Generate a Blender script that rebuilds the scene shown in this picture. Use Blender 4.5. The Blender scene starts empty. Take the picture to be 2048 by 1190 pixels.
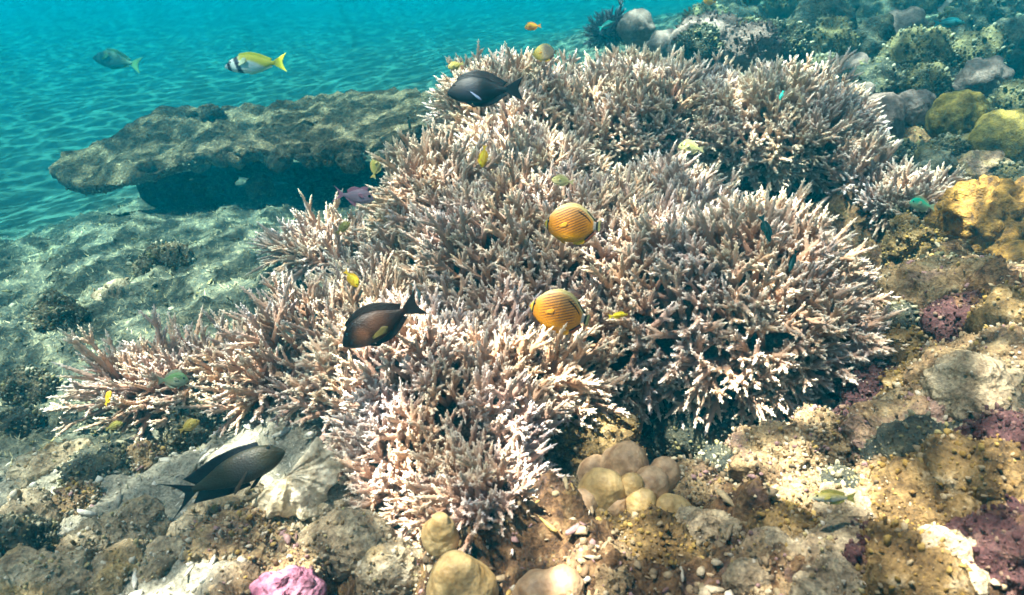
import bpy, bmesh, math, random
import numpy as np
from mathutils import Vector, Matrix

random.seed(7)
rng = np.random.default_rng(11)
SC = bpy.context.scene
COL = SC.collection
R = math.radians

# ------------------------------------------------------------------ camera
CAM = Vector((0.0, 0.0, 0.95))
PITCH = R(30.0)
F = 1334.0                       # focal length in photo pixels (2048 wide)
cd = bpy.data.cameras.new('camera')
cam = bpy.data.objects.new('camera', cd)
COL.objects.link(cam)
cam.location = CAM
cam.rotation_euler = (R(90) - PITCH, 0, 0)
cd.sensor_width = 36.0
cd.lens = 36.0 * F / 2048.0
cd.clip_start = 0.02
cd.clip_end = 500
cd.dof.use_dof = True
cd.dof.focus_distance = 1.65
cd.dof.aperture_fstop = 5.6
SC.camera = cam
FWD = Vector((0, math.cos(PITCH), -math.sin(PITCH)))
UP = Vector((0, math.sin(PITCH), math.cos(PITCH)))
RIGHT = Vector((1, 0, 0))


def at(px, py, d):
    """world point seen at photo pixel (px, py) at distance d along the lens axis"""
    return CAM + d * (FWD + RIGHT * ((px - 1024.0) / F) + UP * ((595.0 - py) / F))


# ------------------------------------------------------------------ sky, sun, exposure
SUN_EL, SUN_AZ = R(69), R(-84)      # azimuth measured from +Y towards +X (sun stands to the left)
w = bpy.data.worlds.new('World')
SC.world = w
w.use_nodes = True
wn = w.node_tree
wn.nodes.clear()
sky = wn.nodes.new('ShaderNodeTexSky')
sky.sky_type = 'NISHITA'
sky.sun_disc = False
sky.sun_elevation = SUN_EL
sky.sun_rotation = SUN_AZ
bg = wn.nodes.new('ShaderNodeBackground')
bg.inputs['Strength'].default_value = 0.05
wo = wn.nodes.new('ShaderNodeOutputWorld')
wn.links.new(sky.outputs[0], bg.inputs[0])
wn.links.new(bg.outputs[0], wo.inputs[0])

sd = bpy.data.lights.new('sun', 'SUN')
sd.energy = 5.0
sd.angle = R(0.9)
sd.color = (1.0, 0.72, 0.60)
sun = bpy.data.objects.new('sun', sd)
COL.objects.link(sun)
sdir = Vector((math.sin(SUN_AZ) * math.cos(SUN_EL), math.cos(SUN_AZ) * math.cos(SUN_EL), math.sin(SUN_EL)))
sun.rotation_euler = sdir.to_track_quat('Z', 'Y').to_euler()
sun.location = sdir * 8

SC.view_settings.view_transform = 'Standard'
SC.view_settings.look = 'None'
SC.view_settings.gamma = 1.0
SC.view_settings.exposure = 2.85
SC.view_settings.use_curve_mapping = False
SC.render.engine = 'CYCLES'
SC.cycles.use_denoising = True
SC.cycles.max_bounces = 5
SC.cycles.diffuse_bounces = 2
SC.cycles.use_adaptive_sampling = True
SC.cycles.adaptive_threshold = 0.04
SC.cycles.volume_bounces = 1
SC.cycles.transparent_max_bounces = 12
SC.cycles.sample_clamp_indirect = 6.0
SC.cycles.volume_step_rate = 4.0


# ------------------------------------------------------------------ helpers
def tag(o, label=None, cat=None, group=None, kind=None):
    if label: o['label'] = label
    if cat: o['category'] = cat
    if group: o['group'] = group
    if kind: o['kind'] = kind
    return o


def link(name, me, mat=None, parent=None, loc=None):
    o = bpy.data.objects.new(name, me)
    COL.objects.link(o)
    if mat is not None and me is not None and len(me.materials) == 0:
        me.materials.append(mat)
    if parent is not None:
        o.parent = parent
    if loc is not None:
        o.location = loc
    return o


def empty(name, loc):
    o = bpy.data.objects.new(name, None)
    o.empty_display_size = 0.05
    COL.objects.link(o)
    o.location = loc
    return o


def mesh_np(name, V, Fc, smooth=True, col=None):
    """V: (n,3) array, Fc: (m,3) or (m,4) array or list of tuples"""
    me = bpy.data.meshes.new(name)
    if isinstance(Fc, np.ndarray):
        n, k = Fc.shape
        me.vertices.add(len(V))
        me.vertices.foreach_set('co', np.asarray(V, dtype=np.float32).ravel())
        me.loops.add(n * k)
        me.loops.foreach_set('vertex_index', Fc.astype(np.int32).ravel())
        me.polygons.add(n)
        me.polygons.foreach_set('loop_start', (np.arange(n) * k).astype(np.int32))
        me.polygons.foreach_set('loop_total', np.full(n, k, dtype=np.int32))
        me.update(calc_edges=True)
        me.validate()
    else:
        me.from_pydata([tuple(v) for v in V], [], [tuple(f) for f in Fc])
    if smooth:
        me.polygons.foreach_set('use_smooth', np.ones(len(me.polygons), dtype=bool))
    if col is not None:
        a = me.color_attributes.new('Col', 'FLOAT_COLOR', 'POINT')
        c4 = np.ones((len(V), 4), dtype=np.float32)
        c4[:, :3] = col
        a.data.foreach_set('color', c4.ravel())
    me.update()
    return me


def _hash(ix, iy, iz, seed):
    h = (ix * 374761393 + iy * 668265263 + iz * 2147483647 + seed * 974634777) & 0xFFFFFFFF
    h = ((h ^ (h >> 13)) * 1274126177) & 0xFFFFFFFF
    h = ((h ^ (h >> 16)) * 2246822519) & 0xFFFFFFFF
    return ((h ^ (h >> 15)) & 0xFFFFFF) / float(0xFFFFFF)


def vnoise(P, seed=0):
    P = np.asarray(P, dtype=np.float64)
    I = np.floor(P).astype(np.int64)
    f = P - I
    u = f * f * f * (f * (f * 6 - 15) + 10)
    out = 0
    for dx in (0, 1):
        wx = u[:, 0] if dx else 1 - u[:, 0]
        for dy in (0, 1):
            wy = u[:, 1] if dy else 1 - u[:, 1]
            for dz in (0, 1):
                wz = u[:, 2] if dz else 1 - u[:, 2]
                out = out + wx * wy * wz * _hash(I[:, 0] + dx, I[:, 1] + dy, I[:, 2] + dz, seed)
    return out * 2 - 1


def fbm(P, octs=4, seed=0, gain=0.5, ridged=False):
    P = np.asarray(P, dtype=np.float64)
    a, s, tot = 1.0, 0.0, 0.0
    for o in range(octs):
        n = vnoise(P * (2.03 ** o) + o * 17.3, seed + o)
        if ridged:
            n = 1 - 2 * np.abs(n)
        s = s + a * n
        tot += a
        a *= gain
    return s / tot


def cells(P, seed=0):
    """rounded nodules: 1 at a cell's centre, 0 at its rim (3-D, jittered grid)"""
    P = np.asarray(P, float)
    I = np.floor(P).astype(np.int64)
    best = np.full(len(P), 9.0)
    for dx in (-1, 0, 1):
        for dy in (-1, 0, 1):
            for dz in (-1, 0, 1):
                a, b, c = I[:, 0] + dx, I[:, 1] + dy, I[:, 2] + dz
                q = np.stack([a + _hash(a, b, c, seed), b + _hash(a, b, c, seed + 1), c + _hash(a, b, c, seed + 2)], 1)
                best = np.minimum(best, ((P - q) ** 2).sum(1))
    return np.sqrt(np.clip(1 - best / .55, 0, 1))


def sm(a, b, x):
    t = np.clip((x - a) / (b - a), 0, 1)
    return t * t * (3 - 2 * t)


# ------------------------------------------------------------------ materials
class NT:
    def __init__(s, name):
        s.m = bpy.data.materials.new(name)
        s.m.use_nodes = True
        s.t = s.m.node_tree
        s.t.nodes.clear()
        s.out = s.t.nodes.new('ShaderNodeOutputMaterial')

    def n(s, typ, **kw):
        nd = s.t.nodes.new(typ)
        for k, v in kw.items():
            if k.startswith('_'):
                setattr(nd, k[1:], v)
            else:
                key = k.replace('__', ' ')
                nd.inputs[int(key[1:]) if key[0] == 'i' and key[1:].isdigit() else key].default_value = v
        return nd

    def l(s, a, b):
        s.t.links.new(a, b)

    def math(s, op, a, b=None, c=None, clamp=False):
        nd = s.t.nodes.new('ShaderNodeMath')
        nd.operation = op
        nd.use_clamp = clamp
        for i, x in enumerate((a, b, c)):
            if x is None: continue
            if isinstance(x, (int, float)):
                nd.inputs[i].default_value = x
            else:
                s.l(x, nd.inputs[i])
        return nd.outputs[0]

    def mix(s, fac, a, b, mode='MIX'):
        nd = s.t.nodes.new('ShaderNodeMix')
        nd.data_type = 'RGBA'
        nd.blend_type = mode
        for i, x in ((0, fac), (6, a), (7, b)):
            if isinstance(x, (int, float)):
                nd.inputs[i].default_value = x
            elif isinstance(x, tuple):
                nd.inputs[i].default_value = (*x, 1) if len(x) == 3 else x
            else:
                s.l(x, nd.inputs[i])
        return nd.outputs[2]

    def ramp(s, fac, stops):
        nd = s.t.nodes.new('ShaderNodeValToRGB')
        cr = nd.color_ramp
        while len(cr.elements) > 1: cr.elements.remove(cr.elements[-1])
        cr.elements[0].position = stops[0][0]
        cr.elements[0].color = (*stops[0][1], 1)
        for p, c in stops[1:]:
            e = cr.elements.new(p)
            e.color = (*c, 1)
        s.l(fac, nd.inputs[0])
        return nd.outputs[0]

    def noise(s, vec, scale, detail=4, rough=0.6, dist=0.0):
        nd = s.n('ShaderNodeTexNoise', Scale=scale, Detail=detail, Roughness=rough, Distortion=dist)
        s.l(vec, nd.inputs['Vector'])
        return nd.outputs['Fac']

    def voro(s, vec, scale, feature='F1', out='Distance', dim=None):
        nd = s.t.nodes.new('ShaderNodeTexVoronoi')
        nd.feature = feature
        if dim: nd.voronoi_dimensions = dim
        nd.inputs['Scale'].default_value = scale
        s.l(vec, nd.inputs['Vector'])
        return nd.outputs[out]

    def finish(s, color, rough=0.85, bumps=(), spec=0.25, sss=None):
        b = s.n('ShaderNodeBsdfPrincipled')
        if isinstance(color, tuple): b.inputs['Base Color'].default_value = (*color, 1)
        else: s.l(color, b.inputs['Base Color'])
        if isinstance(rough, (int, float)): b.inputs['Roughness'].default_value = rough
        else: s.l(rough, b.inputs['Roughness'])
        b.inputs['Specular IOR Level'].default_value = spec
        prev = None
        for h, dist, st in bumps:
            bp = s.n('ShaderNodeBump', Strength=st, Distance=dist)
            s.l(h, bp.inputs['Height'])
            if prev is not None: s.l(prev, bp.inputs['Normal'])
            prev = bp.outputs[0]
        if prev is not None: s.l(prev, b.inputs['Normal'])
        s.l(b.outputs[0], s.out.inputs[0])
        return s.m


def mat_rock(name, cols, scale=14.0, bump=1.0, speck=0.5, rough=0.9, patch=None, pscale=5.0):
    """encrusted surface: patches of several growth colours plus grain"""
    t = NT(name)
    tc = t.n('ShaderNodeTexCoord').outputs['Object']
    oi = t.n('ShaderNodeObjectInfo')
    va = t.n('ShaderNodeVectorMath', _operation='ADD')
    t.l(tc, va.inputs[0])
    vm = t.n('ShaderNodeVectorMath', _operation='SCALE')
    cx = t.n('ShaderNodeCombineXYZ', X=7.1, Y=3.3, Z=5.7)
    t.l(cx.outputs[0], vm.inputs[0]); t.l(oi.outputs['Random'], vm.inputs['Scale'])
    t.l(vm.outputs[0], va.inputs[1])
    v = va.outputs[0]
    n1 = t.noise(v, scale, 6, 0.68, 0.4)
    k = len(cols)
    c = t.ramp(n1, [(0.30 + 0.42 * i / max(1, k - 1), cols[i]) for i in range(k)])
    if patch:
        n2 = t.noise(v, pscale, 4, 0.6, 0.8)
        c = t.mix(t.math('MULTIPLY_ADD', n2, 9.0, -5.1, clamp=True), c, patch)
    gr = t.noise(v, 160, 3, 0.7)
    c = t.mix(speck, c, t.ramp(gr, [(0.32, (0.35, 0.33, 0.33)), (0.5, (0.9, 0.9, 0.88)), (0.66, (1.55, 1.5, 1.4))]), 'MULTIPLY')
    vd = t.voro(v, 75)
    return t.finish(c, rough, [(n1, 0.012, 0.8 * bump), (vd, 0.006, 0.7 * bump), (gr, 0.003, 0.8 * bump)])


def mat_smooth(name, c1, c2, scale=9.0, rough=0.6, pore=0.35, bump=0.5):
    """massive or leathery coral: fine pores over a soft colour drift"""
    t = NT(name)
    v = t.n('ShaderNodeTexCoord').outputs['Object']
    n1 = t.noise(v, scale, 4, 0.6, 0.3)
    c = t.ramp(n1, [(0.34, c1), (0.66, c2)])
    p = t.voro(v, 150)
    gr = t.noise(v, 60, 4, 0.7)
    c = t.mix(pore, c, t.ramp(gr, [(0.32, (0.32, 0.30, 0.28)), (0.5, (.9, .9, .88)), (0.68, (1.4, 1.36, 1.28))]), 'MULTIPLY')
    return t.finish(c, rough, [(gr, 0.006, 0.5 * bump), (p, 0.003, 0.6 * bump)], spec=0.35)


def mat_attr(name, rough=0.8, speck=0.35, scale=90.0, bump=0.5, spec=0.3, bd=0.004):
    t = NT(name)
    v = t.n('ShaderNodeTexCoord').outputs['Object']
    a = t.n('ShaderNodeVertexColor', _layer_name='Col').outputs[0]
    gr = t.noise(v, scale, 4, 0.65)
    c = t.mix(speck, a, t.ramp(gr, [(0.3, (0.4, 0.4, 0.4)), (0.5, (0.95, 0.95, 0.95)), (0.7, (1.5, 1.5, 1.45))]), 'MULTIPLY')
    return t.finish(c, rough, [(gr, bd, bump)], spec=spec)


# ------------------------------------------------------------------ seabed
def zf(py):
    return 0.5 + (py - 595.0) / F * math.cos(PITCH)


# photo pixel, distance, sand / turf / reef weights
GP = [
    (0, 1190, 1.10, 'S'), (300, 1190, 1.06, 'S'), (620, 1190, 1.02, 'R'), (1024, 1190, 1.00, 'R'), (1500, 1190, 0.96, 'R'), (2048, 1190, 0.88, 'R'),
    (0, 1000, 1.34, 'S'), (300, 1000, 1.30, 'S'), (600, 1010, 1.24, 'S'), (1250, 1000, 1.24, 'R'), (1450, 1000, 1.20, 'R'), (1700, 1000, 1.13, 'R'), (2048, 1000, 1.00, 'R'),
    (0, 850, 1.62, 'T'), (200, 860, 1.58, 'T'), (1230, 860, 1.72, 'R'), (1420, 890, 1.68, 'R'), (1600, 870, 1.60, 'R'), (1330, 960, 1.33, 'R'), (1520, 975, 1.27, 'R'), (1680, 930, 1.27, 'R'), (1850, 850, 1.27, 'R'), (2048, 850, 1.11, 'R'),
    (0, 700, 2.05, 'T'), (200, 700, 1.98, 'T'), (1850, 700, 1.52, 'R'), (2048, 700, 1.34, 'R'),
    (0, 560, 2.75, 'T'), (250, 560, 2.50, 'T'), (450, 560, 2.32, 'T'), (1900, 560, 1.86, 'R'), (2048, 500, 1.90, 'R'),
    (0, 455, 4.5, 'S'), (300, 450, 3.35, 'T'), (500, 448, 3.15, 'T'), (680, 440, 3.0, 'T'),
    (0, 330, 6.8, 'S'), (200, 360, 6.0, 'S'), (500, 385, 4.3, 'T'), (700, 350, 4.3, 'T'), (160, 300, 7.2, 'S'),
    (0, 200, 10, 'S'), (600, 170, 9.0, 'S'), (820, 150, 8.5, 'S'), (0, 60, 18.0, 'S'), (800, 60, 16.0, 'S'), (1100, 60, 13.0, 'S'), (0, 5, 26, 'S'), (1000, 5, 24, 'S'), (1330, 10, 16, 'S'),
    (800, 600, 1.95, 'T'), (1000, 500, 2.15, 'R'), (1200, 300, 3.0, 'R'), (1500, 260, 3.2, 'R'),
    (1780, 330, 2.9, 'R'), (2048, 330, 2.5, 'R'), (1900, 130, 3.8, 'T'), (2048, 70, 4.1, 'T'), (1600, 80, 4.5, 'T'), (1250, 110, 5.0, 'T'), (1500, 10, 6.5, 'T'), (2048, 5, 6.2, 'T'),
]
gx, gz, gc = [], [], []
for px, py, d, k in GP:
    p = at(px, py, d)
    gx.append((p.x, p.y)); gz.append(p.z)
    gc.append({'S': (1, 0, 0), 'T': (0, 1, 0), 'R': (0, 0, 1)}[k])
for x, y, z, k in [(-3, -1, .1, 'S'), (3, -1, .35, 'R'), (0, -1, .15, 'R'), (-5, 3, -.95, 'S'), (-12, 10, -1.6, 'S'), (-25, 40, -1.8, 'S'),
                   (0, 40, -1.8, 'S'), (12, 14, .2, 'T'), (28, 40, -.6, 'R'), (5, 4, .5, 'R'), (8, 1, .6, 'R'), (-8, 0, -.8, 'S'), (6, 8, .4, 'T'), (-40, 5, -1.8, 'S'), (40, 5, .6, 'R')]:
    gx.append((x, y)); gz.append(z)
    gc.append({'S': (1, 0, 0), 'T': (0, 1, 0), 'R': (0, 0, 1)}[k])
gx = np.array(gx); gz = np.array(gz); gc = np.array(gc, dtype=float)


def rbf_fit(vals):
    D = np.linalg.norm(gx[:, None] - gx[None], axis=2)
    n = len(gx)
    A = np.zeros((n + 1, n + 1)); A[:n, :n] = -np.sqrt(D * D + 0.02); A[:n, n] = 1; A[n, :n] = 1
    A[:n, :n] += np.eye(n) * -0.02
    return np.linalg.solve(A, np.concatenate([vals, [0]]))


RW = rbf_fit(gz)


def base_h(X, Y):
    P = np.stack([X, Y], 1)
    out = np.empty(len(P))
    for i in range(0, len(P), 20000):
        D = np.linalg.norm(P[i:i + 20000, None] - gx[None], axis=2)
        out[i:i + 20000] = -np.sqrt(D * D + 0.02) @ RW[:-1] + RW[-1]
    return out


def classes(X, Y):
    P = np.stack([X, Y], 1)
    out = np.empty((len(P), 3))
    for i in range(0, len(P), 20000):
        D = np.linalg.norm(P[i:i + 20000, None] - gx[None], axis=2)
        W = 1.0 / (D ** 3 + 1e-3)
        out[i:i + 20000] = (W @ gc) / W.sum(1, keepdims=True)
    return out


def ground(X, Y, fine=True):
    """height and growth weights of the seabed"""
    X = np.asarray(X, float); Y = np.asarray(Y, float)
    h = base_h(X, Y)
    cl = classes(X, Y)
    P = np.stack([X, Y, np.zeros_like(X)], 1)
    wob = fbm(P * 3.1, 3, 5)
    cl = np.clip(cl + np.stack([wob, -wob * .5, -wob * .5], 1) * 0.35, 0, None)
    cl = cl ** 2.2
    cl /= cl.sum(1, keepdims=True) + 1e-9
    amp_s, amp_t, amp_r = 0.05, 0.07, 0.14
    big = fbm(P * 4.2, 4, 21)
    rid = fbm(P * 6.5, 4, 31, ridged=True)
    far = 1.0 / (1 + (np.hypot(X, Y) / 3.2) ** 3)
    k0 = cells(P * 8.5 + big[:, None] * .8, 13) - .5
    h = h + cl[:, 2] * (.045 + .06 * sm(.45, .8, X)) * k0 + cl[:, 0] * amp_s * (.12 + far) * (big + .5 * rid) + cl[:, 1] * (amp_t * big + .03 * rid) + cl[:, 2] * (amp_r * big + .05 * rid)
    if fine:
        f1 = fbm(P * 26, 4, 41)
        f2 = fbm(P * 60, 3, 51, ridged=True)
        near = 1.0 / (1 + (Y / 6.0) ** 2)
        k1 = cells(P * 16 + wob[:, None] * .6, 3); k2 = cells(P * 42 + f1[:, None] * .5, 7) - .45; k1 = k1 - .45
        h = h + near * (cl[:, 0] * (0.014 * f1 + .004 * f2 + .010 * k1) + cl[:, 1] * (.016 * f1 + .006 * f2 + .012 * k1 + .005 * k2) + cl[:, 2] * (.026 * f1 + .010 * f2 + .022 * k1 + .008 * k2))
    return h, cl


def ground_z(x, y):
    return float(ground([x], [y])[0][0])


nu, nv = 620, 620
uu = np.linspace(-1.75, 1.75, nu)
ss = np.linspace(0, 1, nv)
yy = 0.05 + 0.75 * (np.exp(ss * math.log(54)) - 1)
U, YY = np.meshgrid(uu, yy)
XX = U * (YY + 0.35)
X, Y = XX.ravel(), YY.ravel()
Z, CL = ground(X, Y)
idx = np.arange(nu * nv).reshape(nv, nu)
quads = np.stack([idx[:-1, :-1], idx[:-1, 1:], idx[1:, 1:], idx[1:, :-1]], -1).reshape(-1, 4)
CLc = CL.copy(); CLc[:, 0] = 1 - sm(1.4, 4.0, np.hypot(X, Y) + .6 * fbm(np.stack([X, Y, Z], 1) * 1.3, 3, 77))  # red channel holds nearness, mask for the painted water fade
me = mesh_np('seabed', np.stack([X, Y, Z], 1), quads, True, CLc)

t = NT('seabed_mat')
v = t.n('ShaderNodeTexCoord').outputs['Object']
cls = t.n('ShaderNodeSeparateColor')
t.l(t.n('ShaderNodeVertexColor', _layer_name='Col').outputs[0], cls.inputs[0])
nA = t.noise(v, 9, 6, 0.7, 0.5)
nB = t.noise(v, 30, 6, 0.72, 0.3)
nC = t.noise(v, 140, 4, 0.7)
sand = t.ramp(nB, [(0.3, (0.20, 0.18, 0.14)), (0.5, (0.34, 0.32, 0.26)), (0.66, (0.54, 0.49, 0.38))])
hazed_sand = t.ramp(nB, [(0.3, (0.030, 0.082, 0.068)), (0.55, (0.042, 0.102, 0.085)), (0.72, (0.06, 0.135, 0.11))])  # distant sand: fading through the water painted into a darker teal colour
sand = t.mix(cls.outputs[0], hazed_sand, sand)
turf = t.ramp(nB, [(0.3, (0.026, 0.034, 0.031)), (0.45, (0.078, 0.09, 0.073)), (0.56, (0.155, 0.162, 0.115)), (0.68, (0.40, 0.38, 0.25))])
reef = t.ramp(nB, [(0.32, (0.022, 0.012, 0.008)), (0.43, (0.075, 0.042, 0.024)), (0.53, (0.175, 0.10, 0.05)), (0.63, (0.27, 0.175, 0.09)), (0.75, (0.55, 0.44, 0.30))])
reef = t.mix(t.math('MULTIPLY_ADD', nA, 9.0, -5.0, clamp=True), reef, t.ramp(nB, [(0.3, (0.085, 0.055, 0.02)), (0.7, (0.34, 0.24, 0.095))]))
nD = t.noise(v, 6.3, 5, 0.7, 0.9)
reef = t.mix(t.math('MULTIPLY_ADD', nD, 12.0, -7.0, clamp=True), reef, t.ramp(nB, [(0.3, (0.07, 0.04, 0.036)), (0.7, (0.30, 0.20, 0.17))]))
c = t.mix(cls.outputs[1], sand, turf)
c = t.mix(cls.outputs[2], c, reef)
c = t.mix(0.75, c, t.ramp(nC, [(0.34, (0.3, 0.3, 0.3)), (0.5, (0.95, 0.95, 0.95)), (0.7, (1.5, 1.5, 1.45))]), 'MULTIPLY')
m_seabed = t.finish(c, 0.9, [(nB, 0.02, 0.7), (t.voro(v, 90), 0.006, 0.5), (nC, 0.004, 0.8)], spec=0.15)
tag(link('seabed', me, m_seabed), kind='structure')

# unseen water surface added overhead: its transparency pattern paints the sun into caustic streaks
t = NT('caustic_gobo_mat')
v = t.n('ShaderNodeTexCoord').outputs['Object']
warp = t.n('ShaderNodeTexNoise', Scale=1.3, Detail=3, Roughness=0.55, _noise_dimensions='2D')
t.l(v, warp.inputs['Vector'])
vs = t.n('ShaderNodeVectorMath', _operation='SCALE', Scale=1.0)
t.l(warp.outputs['Color'], vs.inputs[0])
va = t.n('ShaderNodeVectorMath', _operation='ADD')
t.l(v, va.inputs[0]); t.l(vs.outputs[0], va.inputs[1])
e1 = t.voro(va.outputs[0], 2.1, 'DISTANCE_TO_EDGE', dim='2D')
e2 = t.voro(va.outputs[0], 4.9, 'DISTANCE_TO_EDGE', dim='2D')
l1 = t.n('ShaderNodeMapRange', _interpolation_type='SMOOTHERSTEP'); t.l(e1, l1.inputs[0])
l1.inputs[1].default_value, l1.inputs[2].default_value, l1.inputs[3].default_value, l1.inputs[4].default_value = 0.0, 0.11, 1.0, 0.0
l2 = t.n('ShaderNodeMapRange', _interpolation_type='SMOOTHERSTEP'); t.l(e2, l2.inputs[0])
l2.inputs[1].default_value, l2.inputs[2].default_value, l2.inputs[3].default_value, l2.inputs[4].default_value = 0.0, 0.12, 1.0, 0.0
amt = t.noise(v, 0.9, 1, 0.5)
lf = t.math('MULTIPLY', t.math('ADD', l1.outputs[0], t.math('MULTIPLY', l2.outputs[0], 0.45)), t.math('MULTIPLY_ADD', amt, 2.6, -0.35, clamp=True))
fac = t.math('MULTIPLY_ADD', lf, 0.92, 0.105, clamp=True)
tr = t.n('ShaderNodeBsdfTransparent')
t.l(t.mix(fac, (0, 0, 0), (1, 1, 1)), tr.inputs[0])
# beyond the critical angle the underside of the surface mirrors the sea floor
lw = t.n('ShaderNodeLayerWeight', Blend=0.5)
tir = t.n('ShaderNodeMapRange', _interpolation_type='SMOOTHSTEP'); t.l(lw.outputs['Facing'], tir.inputs[0])
tir.inputs[1].default_value, tir.inputs[2].default_value, tir.inputs[3].default_value, tir.inputs[4].default_value = 0.26, 0.40, 0.02, 1.0
gl = t.n('ShaderNodeBsdfGlossy', Roughness=0.15); gl.inputs['Color'].default_value = (.9, .9, .9, 1)
ms = t.n('ShaderNodeMixShader')
t.l(tir.outputs[0], ms.inputs[0]); t.l(tr.outputs[0], ms.inputs[1]); t.l(gl.outputs[0], ms.inputs[2])
t.l(ms.outputs[0], t.out.inputs[0])
m_surface = t.m
V = np.array([(-60, -60, 0), (60, -60, 0), (60, 80, 0), (-60, 80, 0)], float)
tag(link('water_surface_gobo', mesh_np('water_surface_gobo', V, np.array([[0, 1, 2, 3]])), m_surface, loc=(0.35, 0.2, 2.6)), kind='structure')

# the body of water: teal, red light lost first
t = NT('water_haze_mat')
pv = t.n('ShaderNodeVolumePrincipled')
pv.inputs['Color'].default_value = (0.0, 0.118, 0.182, 1)
pv.inputs['Density'].default_value = 0.18
pv.inputs['Absorption Color'].default_value = (0.0, 0.76, 0.90, 1)
t.l(pv.outputs[0], t.out.inputs['Volume'])
bm = bmesh.new(); bmesh.ops.create_cube(bm, size=1.0)
me = bpy.data.meshes.new('haze'); bm.to_mesh(me); bm.free()
hz = link('haze', me, t.m, loc=(0, 22, -1.0))
hz.scale = (170, 72, 5.6)
hz.location = (0, 20, -1.72)
tag(hz, kind='stuff')
# top of the box at z = 1.08, just above the camera


# ------------------------------------------------------------------ lumps: rounded or craggy bodies
_ico = {}


def ico(sub):
    if sub not in _ico:
        bm = bmesh.new()
        bmesh.ops.create_icosphere(bm, subdivisions=sub, radius=1.0)
        bm.verts.ensure_lookup_table()
        Vv = np.array([v.co[:] for v in bm.verts])
        Fv = np.array([[q.index for q in f.verts] for f in bm.faces])
        bm.free()
        _ico[sub] = (Vv / np.linalg.norm(Vv, axis=1, keepdims=True), Fv)
    return _ico[sub]


def star(blobs, sub=4, k=0.25):
    """outer skin of a smooth union of balls, seen from the origin. blobs: (x,y,z,r)"""
    D, Fv = ico(sub)
    B = np.array(blobs, float)
    Rm = (np.linalg.norm(B[:, :3], axis=1) + B[:, 3]).max() * 1.15
    kk = k * B[:, 3].mean()

    def f(rad):
        P = D * rad[:, None]
        d = np.linalg.norm(P[:, None] - B[None, :, :3], axis=2) - B[None, :, 3]
        return -kk * np.log(np.exp(np.clip(-d / kk, -50, 50)).sum(1) + 1e-30)
    lo = np.zeros(len(D)); found = np.zeros(len(D), bool); hi = np.full(len(D), Rm)
    steps = 36
    for i in range(steps, -1, -1):
        r_ = np.full(len(D), Rm * i / steps)
        ins = (f(r_) < 0) & ~found
        lo[ins] = Rm * i / steps
        hi[ins] = Rm * (i + 1) / steps
        found |= ins
    for _ in range(9):
        mid = (lo + hi) / 2
        ins = f(mid) < 0
        lo = np.where(ins, mid, lo); hi = np.where(ins, hi, mid)
    return D * lo[:, None], Fv, D


def knobs(P, n, rad, amp, seed):
    rg = np.random.default_rng(seed)
    c = P[rg.choice(len(P), n, replace=n > len(P))]
    d = np.full(len(P), 9.0)
    for i in range(0, n, 64):
        d = np.minimum(d, np.linalg.norm(P[:, None] - c[None, i:i + 64], axis=2).min(1))
    q = np.clip(1 - (d / rad) ** 2, 0, 1)
    return amp * np.sqrt(q)


def lump_mesh(name, blobs, sub=4, k=0.25, rough=0.0, freq=8.0, octs=4, fine=0.0, ffreq=40, kn=None, seed=1, ridged=False, nod=0.0, nfreq=24):
    P, Fv, D = star(blobs, sub, k)
    off = np.array([seed * 3.7, seed * 1.3, seed * 7.9])
    d = np.zeros(len(P))
    if rough: d += rough * fbm(P * freq + off, octs, seed, ridged=ridged)
    if fine: d += fine * fbm(P * ffreq + off, 3, seed + 9, ridged=True)
    if kn: d += knobs(P, kn[0], kn[1], kn[2], seed)
    if nod: d += nod * cells(P * nfreq + off + .4 * fbm(P * 14, 2, seed)[:, None], seed) + .4 * nod * cells(P * nfreq * 2.6 + off, seed + 4)
    P = P + D * d[:, None]
    return mesh_np(name, P, Fv)


def rock_blobs(a, b, h, seed, n=5):
    rg = random.Random(seed)
    s = min(a, b, h)
    out = [(0, 0, 0, s * 0.85)]
    for _ in range(n):
        th = rg.uniform(0, 2 * math.pi)
        r_ = s * rg.uniform(.4, .7)
        out.append(((a - r_) * math.cos(th) * rg.uniform(.6, 1), (b - r_) * math.sin(th) * rg.uniform(.6, 1), (h - r_) * rg.uniform(-.6, 1), r_))
    out.append((a - s * .6, 0, -h * .1, s * .55)); out.append((-a + s * .6, 0, -h * .1, s * .55))
    return out


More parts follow.
